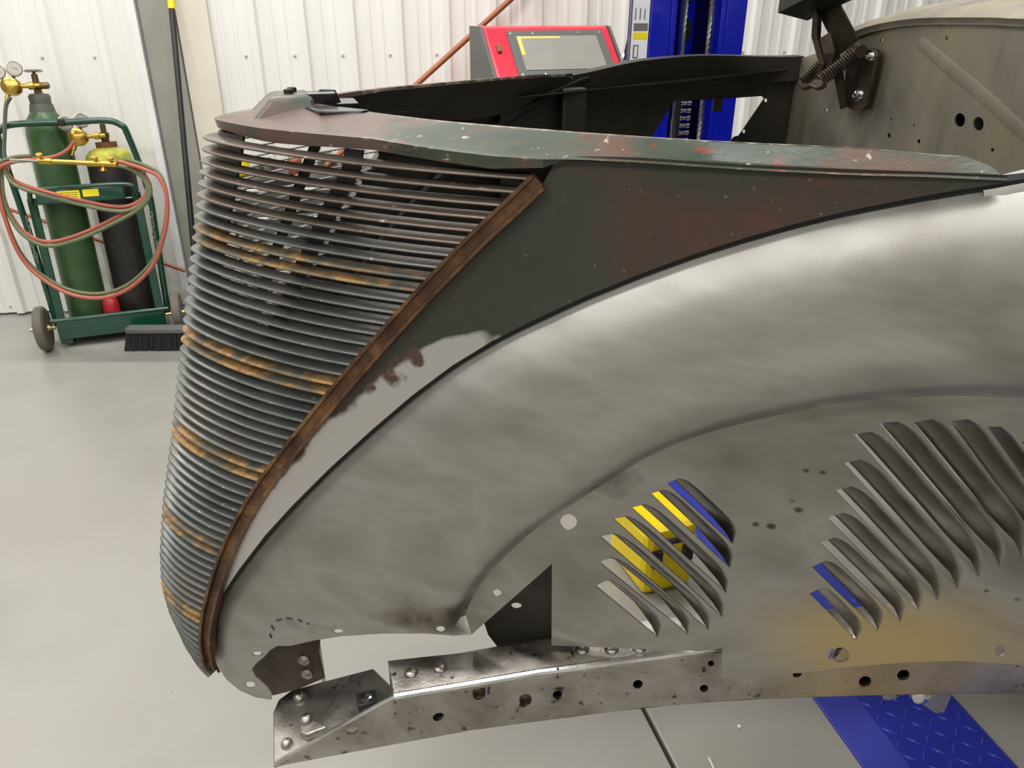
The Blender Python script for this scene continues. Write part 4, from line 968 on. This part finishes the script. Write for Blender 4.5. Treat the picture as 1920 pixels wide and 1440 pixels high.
for sx in [wx0 + 0.015, (wx0 + wx1) / 2 - 0.1, (wx0 + wx1) / 2 + 0.1, wx1 - 0.015]:
    for s_ in (0.275, 0.875):
        m = MB(); m.lathe([(0.006, 0), (0.005, 0.003), (0, 0.004)], on_slope(sx, s_, 0.006), sln, 10); m.build('frame_screw', 'chrome', fr_)
for x in (0.03, cw - 0.03):
    for y in (0.04, YB - 0.04): lbox('leg', x - 0.015, x + 0.015, y - 0.015, y + 0.015, 0.0, 0.56, 'cab_grey', cab)
# air hose with fittings hanging at the cabinet's right end
m = MB(); hp = [wp(1196, -30, 2.9), wp(1186, 40, 2.9), wp(1172, 104, 2.9)]
m.tube(spline([tuple(p) for p in hp], 8), 0.006, 8)
ah = m.build('air_hose', 'plastic_black', None); tag(ah, 'thin black air hose hanging beside the blast cabinet', 'hose')
m = MB(); a_, b_ = wp(1172, 100, 2.9), wp(1163, 132, 2.9); d_ = (b_ - a_)
m.lathe([(0.008, 0), (0.011, 0.004), (0.011, 0.02), (0.006, 0.024), (0.006, 0.035), (0.011, 0.038), (0.011, 0.052), (0.005, 0.056), (0.005, 0.08)], a_, d_, 12); m.build('coupling', 'chrome', ah)
m = MB(); m.tube([a_ + d_ * 0.9, wp(1150, 260, 2.9), wp(1140, 400, 2.88)], 0.006, 8); m.build('lower_hose', 'plastic_black', ah)

# ------------------------------------------------------------------ rods against the wall
ra, rb = wp(990, -30, 3.95), wp(612, 311, 3.58)
rb2 = ra + (rb - ra) * 1.0
m = MB(); m.tube([ra + (ra - rb) * 0.15, rb2], 0.0125, 12); o = m.build('copper_pipe', 'copper', None); tag(o, 'brown copper pipe leaning on the ribbed wall behind the blast cabinet', 'pipe')
m = MB(); m.tube([wp(-40, 372, 3.58), wp(347, 508, 3.66)], 0.008, 10); o = m.build('wooden_dowel', 'copper', None); tag(o, 'thin brown rod lying behind the gas cylinder cart', 'rod')

# ------------------------------------------------------------------ gas welding cart
WL, WR = fp(92, 655), fp(341, 624)
cyaw = math.atan2(WR.y - WL.y, WR.x - WL.x)
mid = (WL + WR) / 2; aw = (WR - WL).length
LEAN = math.radians(-7)
cart = empty('welding_cart', tuple(mid), (LEAN, 0, cyaw)); tag(cart, 'dark green two-wheeled welding cart leaning near the wall', 'cart')
CM = Matrix.Translation(mid) @ Matrix.Rotation(cyaw, 4, 'Z') @ Matrix.Rotation(LEAN, 4, 'X')
def cbox(name, c, d, mat, par=cart, bev=0.003, rot=None):
    m = MB(); m.box(c, d, rot); return m.build(name, mat, par, smooth=False, bevel=bev)
hw = aw / 2 - 0.045
RW = 0.1
cbox('base_beam', (0, -0.01, 0.085), (2 * hw - 0.02, 0.02, 0.09), 'cart'); cbox('base_deck', (0, 0.11, 0.05), (2 * hw - 0.02, 0.24, 0.012), 'cart')
m = MB(); m.tube([(-hw - 0.01, -0.01, 0.125), (hw + 0.01, -0.01, 0.125)], 0.012, 12); m.build('axle_tube', 'cart', cart)
for s in (-1, 1):
    cbox('side_rail', (s * (hw - 0.03), 0.0, 0.36), (0.035, 0.010, 0.60), 'cart'); cbox('foot_gusset', (s * (hw - 0.035), 0.02, 0.03), (0.05, 0.05, 0.03), 'cart')
Q = 0.83
hpath = [(-hw + 0.005, 0.03, 0.12), (-hw - 0.01, 0.02, 0.55), (-hw - 0.02, 0.0, 0.80), (-hw - 0.03, -0.03, 1.08), (-hw - 0.015, -0.035, 1.13), (-hw + 0.04, -0.035, 1.155), (0, -0.035, 1.155), (hw - 0.09, -0.035, 1.155), (hw - 0.035, -0.035, 1.13), (hw - 0.015, -0.03, 1.08), (hw + 0.02, 0.0, 0.80), (hw + 0.015, 0.02, 0.55), (hw, 0.03, 0.12)]
hpath = [(a, b, c * Q) for a, b, c in hpath]
m = MB(); m.tube(spline(hpath, 5), 0.0135, 12); m.build('handle', 'cart', cart)
cbox('tape_wrap', (-0.02, -0.035, 1.155 * Q), (0.03, 0.031, 0.031), 'plastic_black', bev=0.006)
tr_ = cbox('tray_front', (-0.01, -0.03, 0.80 * Q), (0.34, 0.012, 0.055), 'cart')
tp = [(-hw + 0.03, 0.03, 0.72), (-hw + 0.03, -0.02, 0.80), (-hw + 0.06, -0.03, 0.835), (0, -0.03, 0.84), (hw - 0.06, -0.03, 0.835), (hw - 0.03, -0.02, 0.80), (hw - 0.03, 0.03, 0.72)]
tp = [(a, b, c * Q) for a, b, c in tp]
m = MB(); m.tube(spline(tp, 5), 0.010, 10); m.build('tray_rim', 'cart', cart)
cbox('tray_floor', (0, 0.03, 0.765 * Q), (0.38, 0.10, 0.008), 'cart')
cbox('warning_sticker', (-0.055, -0.0368, 0.802 * Q), (0.085, 0.0015, 0.036), 'yellow', tr_, 0); cbox('warning_sticker', (0.030, -0.0368, 0.806 * Q), (0.062, 0.0015, 0.03), 'yellow', tr_, 0)
for k in range(3): cbox('sticker_line', (-0.055, -0.0378, 0.792 * Q + 0.009 * k), (0.07, 0.0008, 0.002), 'ink', tr_, 0)
iM = CM.inverted()
def to_cart(p): return tuple(iM @ Vector(p))
for wpnt, s in ((WL, -1), (WR, 1)):
    c = Vector((s * aw / 2, 0.0, 0)); c = Vector(to_cart(Vector((wpnt.x, wpnt.y, RW))))
    m = MB(); m.lathe([(0.045, -0.020), (RW - 0.012, -0.022), (RW - 0.002, -0.014), (RW, 0), (RW - 0.002, 0.014), (RW - 0.012, 0.022), (0.045, 0.020)], c, (1, 0, 0), 28); wl = m.build('wheel', 'rubber', cart)
    m = MB(); m.lathe([(0.0, -0.030), (0.014, -0.030), (0.016, -0.014), (0.046, -0.008), (0.046, 0.008), (0.016, 0.014), (0.014, 0.030), (0, 0.030)], c, (1, 0, 0), 20); m.lathe([(0.009, -0.05), (0.009, 0.05)], c, (1, 0, 0), 10); m.build('hub', 'hub', wl)
# hanging chains
for x in (-hw + 0.0, hw + 0.012):
    m = MB()
    for k in range(9):
        z = 0.58 - 0.022 * k; cc = Vector((x + 0.003 * math.sin(k), -0.03, z)); pts = []
        for a in range(10):
            an = 2 * math.pi * a / 10; lx, lz_ = 0.005 * math.cos(an), 0.013 * math.sin(an)
            pts.append(cc + (Vector((lx, 0, lz_)) if k % 2 else Vector((0, lx, lz_))))
        m.tube(pts, 0.0018, 5, closed=True)
    m.build('safety_chain', 'gauge_rim', cart)
# cylinders stand in the cart, leaning with it
def cyl(name, x, y, r, h, neck, mat, label):
    e = empty(name, tuple(CM @ Vector((x, y, 0.057))), (LEAN, 0, cyaw)); tag(e, label, 'gas cylinder'); return e
SC = lambda P: [(r * (0.84 if r > 0.045 else 1), h * 0.8 if h > 0.2 else h) for r, h in P]
ox = cyl('oxygen_cylinder', -0.105, 0.115, 0.1, 1.2, 0, 'oxygen', 'tall green gas cylinder with grey neck ring on the cart')
m = MB(); m.lathe(SC([(0.095, 0), (0.1, 0.015), (0.1, 1.06), (0.097, 1.10), (0.085, 1.145), (0.062, 1.18), (0.05, 1.195)]), n=36); m.build('body', 'oxygen', ox)
m = MB(); m.lathe(SC([(0.061, 1.172), (0.058, 1.195), (0.044, 1.225), (0.040, 1.225), (0.043, 1.262), (0.036, 1.275), (0.02, 1.278), (0, 1.278)]), n=28); m.build('neck_ring', 'neck', ox)
m = MB(); m.lathe(SC([(0.016, 1.275), (0.016, 1.30), (0.024, 1.305), (0.024, 1.325), (0.013, 1.33), (0.013, 1.372), (0.006, 1.375), (0.006, 1.385)]), n=14); m.lathe(SC([(0.014, -0.01), (0.014, 0.045), (0.010, 0.05)]), (0, 0, 1.052), (1, -0.3, 0), 12); m.build('valve', 'brass_dark', ox)
m = MB(); m.lathe(SC([(0.0, 1.382), (0.03, 1.382), (0.036, 1.386), (0.036, 1.392), (0.03, 1.396), (0, 1.396)]), n=20); m.build('handwheel', 'gauge_rim', ox)
ac = cyl('acetylene_cylinder', 0.112, 0.125, 0.115, 1.0, 0, 'acet', 'short black gas cylinder with a yellow top on the cart')
m = MB(); m.lathe(SC([(0.108, 0), (0.114, 0.012), (0.114, 0.90)]), n=36); m.build('body', 'acet', ac)
m = MB(); m.lathe(SC([(0.1145, 0.895), (0.1145, 0.925), (0.108, 0.95), (0.09, 0.972), (0.06, 0.985), (0.05, 0.988), (0, 0.988)]), n=36); m.build('shoulder', 'yellow_top', ac)
m = MB(); m.lathe(SC([(0.052, 0.98), (0.052, 1.015), (0.044, 1.018), (0.044, 0.995), (0, 0.995)]), n=24); m.build('collar', 'rust_collar', ac)
m = MB(); m.lathe(SC([(0.018, 0.99), (0.016, 1.035), (0.02, 1.045), (0.02, 1.065), (0.012, 1.07), (0.012, 1.11), (0.005, 1.112), (0.005, 1.13)]), n=14); m.lathe(SC([(0.013, 0), (0.013, 0.04)]), (0, 0, 0.84), (-1, -0.3, 0), 12); m.build('valve', 'brass_dark', ac)
m = MB(); m.lathe(SC([(0.0, 1.126), (0.024, 1.126), (0.03, 1.129), (0.03, 1.134), (0.024, 1.137), (0, 1.137)]), n=20); m.build('handwheel', 'gauge_rim', ac)
def regulator(root, c, side, label, dark=None):
    """brass body with two gauges tilted towards the room, coupling and hose barb"""
    e = empty('pressure_regulator', tuple(root.matrix_basis @ Vector(c)), (LEAN, 0, cyaw)); tag(e, label, 'regulator')
    m = MB(); m.lathe([(0.0, -0.055), (0.012, -0.05), (0.014, -0.03), (0.036, -0.022), (0.038, 0.0), (0.034, 0.02), (0.02, 0.028), (0, 0.03)], (0, 0, 0), (-0.15, -1, 0.1), 22); m.build('body', 'brass', e)
    m = MB(); m.lathe([(0.009, 0), (0.009, 0.04), (0.015, 0.042), (0.015, 0.062), (0.009, 0.064), (0.009, 0.085)], (side * 0.02, 0, 0), (side, 0, 0.02), 10); m.build('coupling', 'brass', e)
    for gx, gz in ((-0.036, 0.058), (0.028, 0.068)):
        ax = Vector((0.25, -1, 0.12)).normalized(); gc = Vector((gx, -0.012, gz))
        m = MB(); m.lathe([(0.0, -0.026), (0.026, -0.024), (0.031, -0.012), (0.031, 0.004), (0.027, 0.005), (0.026, 0.001)], gc, ax, 22); m.tube([(gx * 0.4, 0, 0.02), gc - ax * 0.012], 0.007, 8); g = m.build('gauge', 'gauge_rim', e)
        m = MB(); m.lathe([(0.027, 0.0), (0.0, 0.0005)], gc, ax, 20); f_ = m.build('dial', 'gauge', g)
        m = MB(); q = gc + ax * 0.002; m.tube([q + Vector((-0.012, 0, 0.006)), q + Vector((0.012, 0.003, -0.004))], 0.0012, 5); m.build('needle', 'ink', g)
    m = MB(); m.lathe([(0.009, 0), (0.009, 0.03), (0.006, 0.032), (0.006, 0.055)], (-side * 0.012, -0.01, -0.025), (-side * 0.5, -0.1, -1), 10); m.build('hose_barb', 'brass', e)
    return e
bpy.context.view_layer.update()
regulator(ox, (-0.085, -0.05, 1.05), 1, 'brass twin-gauge regulator on the tall green cylinder')
regulator(ac, (-0.095, -0.075, 0.84), 1, 'brass twin-gauge regulator on the short black cylinder')
# hoses: twin red and green rubber, looped over the tray
YH = 3.06
def hose(name, pts, mat, r, label, group=None, off=(0, 0), Y=YH, dy=0.0):
    m = MB(); m.tube(spline([tuple(wp(u + off[0], v + off[1], Y + dy + (0.10 * max(0, 420 - v) / 200.0))) for u, v in pts], 7), r, 8)
    o = m.build(name, mat, None); tag(o, label, 'hose', group); return o
H1 = [(262, 316), (276, 345), (268, 372), (230, 388), (160, 378), (60, 352), (22, 335), (8, 312), (2, 322), (10, 380), (40, 430), (85, 453), (140, 443), (210, 412), (262, 382), (281, 355), (272, 330), (245, 310), (222, 303)]
H2 = [(60, 300), (20, 305), (-4, 325), (6, 400), (45, 490), (110, 542), (175, 559), (235, 545), (285, 500), (308, 440), (314, 380), (300, 335), (272, 318), (235, 306)]
hose('red_hose', H1, 'hose_red', 0.0078, 'red rubber gas hose coiled tightly in front of the cart tray')
hose('green_hose', H1, 'hose_green', 0.0078, 'green rubber gas hose coiled tightly in front of the cart tray', off=(1, 8), dy=-0.02)
hose('red_hose', H2, 'hose_red', 0.0078, 'red rubber gas hose in the wide loop hanging to the cart base', dy=-0.03)
hose('green_hose', H2, 'hose_green', 0.0078, 'green rubber gas hose in the wide loop hanging to the cart base', off=(-1, -8), dy=-0.012)
hose('supply_hose', [(20, 182), (11, 200), (9, 240), (8, 290), (16, 320)], 'hose_dark', 0.0075, 'grey hose dropping from the green cylinder regulator', Y=3.16)
hose('supply_hose', [(140, 265), (128, 280), (112, 290), (90, 296), (60, 299)], 'hose_red', 0.0075, 'red hose dropping from the black cylinder regulator', Y=3.12)
# cutting torch lying on the tray
t0, t1 = wp(18, 299, 3.04), wp(216, 308, 3.06)
m = MB(); td = (t1 - t0)
m.tube([t0, t0 + td * 0.3], 0.004, 8); m.tube([t0 + Vector((0, 0.01, -0.012)), t0 + td * 0.3], 0.004, 8); th = m.build('cutting_torch', 'gauge_rim', None); tag(th, 'brass cutting torch lying across the cart tray', 'torch')
m = MB(); m.tube([t0 + td * 0.28, t0 + td * 0.40], 0.013, 10); m.tube([t0 + td * 0.40, t0 + td * 0.80], 0.0095, 10); m.tube([t0 + td * 0.80, t0 + td * 1.02], 0.013, 10); m.build('torch_body', 'brass', th)
for k, s_ in ((0.30, 1), (0.82, 1), (0.88, -1), (0.97, 1)):
    c = t0 + td * k; m = MB(); m.lathe([(0.005, 0), (0.005, 0.018), (0.012, 0.02), (0.012, 0.03), (0, 0.032)], c, (0.1, -0.4, s_), 10); m.build('valve_knob', 'brass', th)
# red bottle between the cylinders
q = CM @ Vector((0.0, 0.052, 0.060))
m = MB(); m.lathe([(0.034, 0), (0.036, 0.01), (0.036, 0.10), (0.031, 0.125), (0.018, 0.136), (0, 0.138)], n=20); o = m.build('red_canister', 'red_dark', None); o.location = q; o.rotation_euler = (LEAN, 0, cyaw); tag(o, 'small dark red canister between the two gas cylinders', 'canister')

# ------------------------------------------------------------------ push broom
bL, bR = fp(240, 657), fp(345, 657)
bw = 0.66; bx0 = bL.x; by = bL.y
br = empty('push_broom', (bx0 + bw / 2, by + 0.04, 0), (0, 0, 0.02)); tag(br, 'push broom with black bristles standing against the grey column', 'broom')
m = MB(); m.box((0, 0, 0.088), (bw, 0.055, 0.028)); m.build('broom_block', 'broom_cap', br, bevel=0.008)
rnd = random.Random(3)
m = MB()
for i in range(64):
    for j in range(4):
        x = -bw / 2 + 0.008 + i * (bw - 0.016) / 63; y = -0.02 + j * 0.0133
        fx, fy = x * 1.04 + rnd.uniform(-0.004, 0.004), y * 1.9 + rnd.uniform(-0.003, 0.003) - 0.004
        m.tube([(x, y, 0.078), (fx, fy, 0.002)], [0.0042, 0.0062], 5)
o = m.build('bristles', 'bristle', br); tag(o, 'dense black bristles', kind='stuff')
hb_ = Vector((0, 0, 0.09)); iB = Matrix.Translation(br.location) @ Matrix.Rotation(0.02, 4, 'Z'); iB = iB.inverted()
ht = iB @ wp(322, 17, 3.66); hu = ht + (ht - hb_) * 0.18
m = MB(); m.tube([hb_, ht], 0.0125, 12); m.lathe([(0.02, -0.01), (0.02, 0.05), (0.014, 0.07)], hb_, ht - hb_, 12); m.build('handle', 'plastic_black', br)
m = MB(); m.tube([ht, hu], 0.0145, 12); m.build('handle_grip', 'yellow_p', br)

# ------------------------------------------------------------------ clutter seen through grille and louvres
def at_floor_box(name, u, v, w, d, h, mat, label, cat, rz=0.0):
    p = fp(u, v); e = empty(name, (p.x, p.y + d / 2, 0), (0, 0, rz)); tag(e, label, cat); return e
tb = at_floor_box('tool_cabinet', 585, 628, 0.7, 0.4, 0.75, 'black', 'black rolling tool cabinet with drawers standing behind the grille', 'cabinet', WYAW)
CWD = 0.62
cbox('cabinet_body', (0, 0, 0.40), (CWD, 0.34, 0.64), 'plastic_black', tb, 0.006)
for k in range(5):
    d = cbox('drawer', (0, -0.178, 0.15 + 0.122 * k), (CWD - 0.04, 0.016, 0.108), 'cab_grey', tb, 0.003)
    cbox('drawer_pull', (0, -0.192, 0.19 + 0.122 * k), (CWD - 0.16, 0.014, 0.012), 'chrome', d, 0.003)
for (x, y) in ((-0.26, -0.13), (0.26, -0.13), (-0.26, 0.13), (0.26, 0.13)):
    m = MB(); m.lathe([(0.0, -0.014), (0.04, -0.014), (0.04, 0.014), (0, 0.014)], (x, y, 0.04), (1, 0.2, 0), 16); m.build('caster', 'rubber', tb)
for k, (x, y, c, h, r) in enumerate(((-0.26, -0.05, 'yellow_p', 0.10, 0.034), (-0.16, 0.02, 'chrome', 0.06, 0.04), (-0.03, -0.06, 'copper', 0.085, 0.032), (0.10, 0.09, 'gauge_rim', 0.07, 0.045), (0.23, -0.03, 'brass', 0.05, 0.036))):
    nm = ('spray_can', 'steel_can', 'copper_pot', 'grey_can', 'brass_can')[k]
    m = MB(); m.lathe([(r * 0.95, 0), (r, 0.004), (r, h * 0.72), (r * 0.8, h * 0.85), (r * 0.5, h * 0.9), (r * 0.5, h), (0, h)], n=18); o = m.build(nm, c, None)
    o.location = tb.matrix_basis @ Vector((x, y, 0.721)); tag(o, ('yellow can standing on the black tool cabinet', 'bright steel can standing on the black tool cabinet', 'copper brown can standing on the black tool cabinet', 'grey can standing on the black tool cabinet', 'brass coloured can standing on the black tool cabinet')[k], 'can')
bpy.context.view_layer.update()
yc = at_floor_box('yellow_tool_case', 1262, 1128, 0.3, 0.3, 0.3, 'yellow_p', 'yellow plastic tool case with black latches on the floor under the car', 'case', 0.35)
cbox('case_body', (-0.045, 0.0, 0.10), (0.15, 0.20, 0.20), 'yellow_p', yc, 0.02)
for (x, z) in ((-0.09, 0.17), (0.0, 0.17)): cbox('latch', (x, -0.105, z - 0.05), (0.03, 0.014, 0.05), 'plastic_black', yc, 0.004)
m = MB(); m.tube(spline([(-0.09, -0.10, 0.17), (-0.08, -0.13, 0.19), (-0.02, -0.13, 0.19), (0.0, -0.10, 0.17)], 5), 0.008, 8); m.build('case_handle', 'plastic_black', yc)
# bits lying on the floor
def bit(name, u, v, pts, r, mat, label, cat):
    p = fp(u, v); m = MB(); m.tube([(a, b, r + c) for a, b, c in pts], r, 7); o = m.build(name, mat, None); o.location = p; tag(o, label, cat)
bit('bent_nail', 1498, 1400, [(-0.004, 0.012, 0), (-0.002, 0.005, 0), (0.004, -0.012, 0)], 0.0016, 'gauge_rim', 'small bent nail on the floor beside the blue plate', 'nail')
bit('wood_splinter', 1333, 1432, [(-0.002, 0.012, 0), (0.003, -0.012, 0)], 0.002, 'cream', 'pale wood splinter on the floor near the slab joint', 'splinter')
p = fp(1386, 1363); m = MB(); m.lathe([(0.0, 0), (0.004, 0.0005), (0.0045, 0.003), (0.002, 0.005), (0, 0.0052)], n=7); o = m.build('pebble', 'cream', None); o.location = p; tag(o, 'tiny pale pebble on the floor under the frame rail', 'pebble')
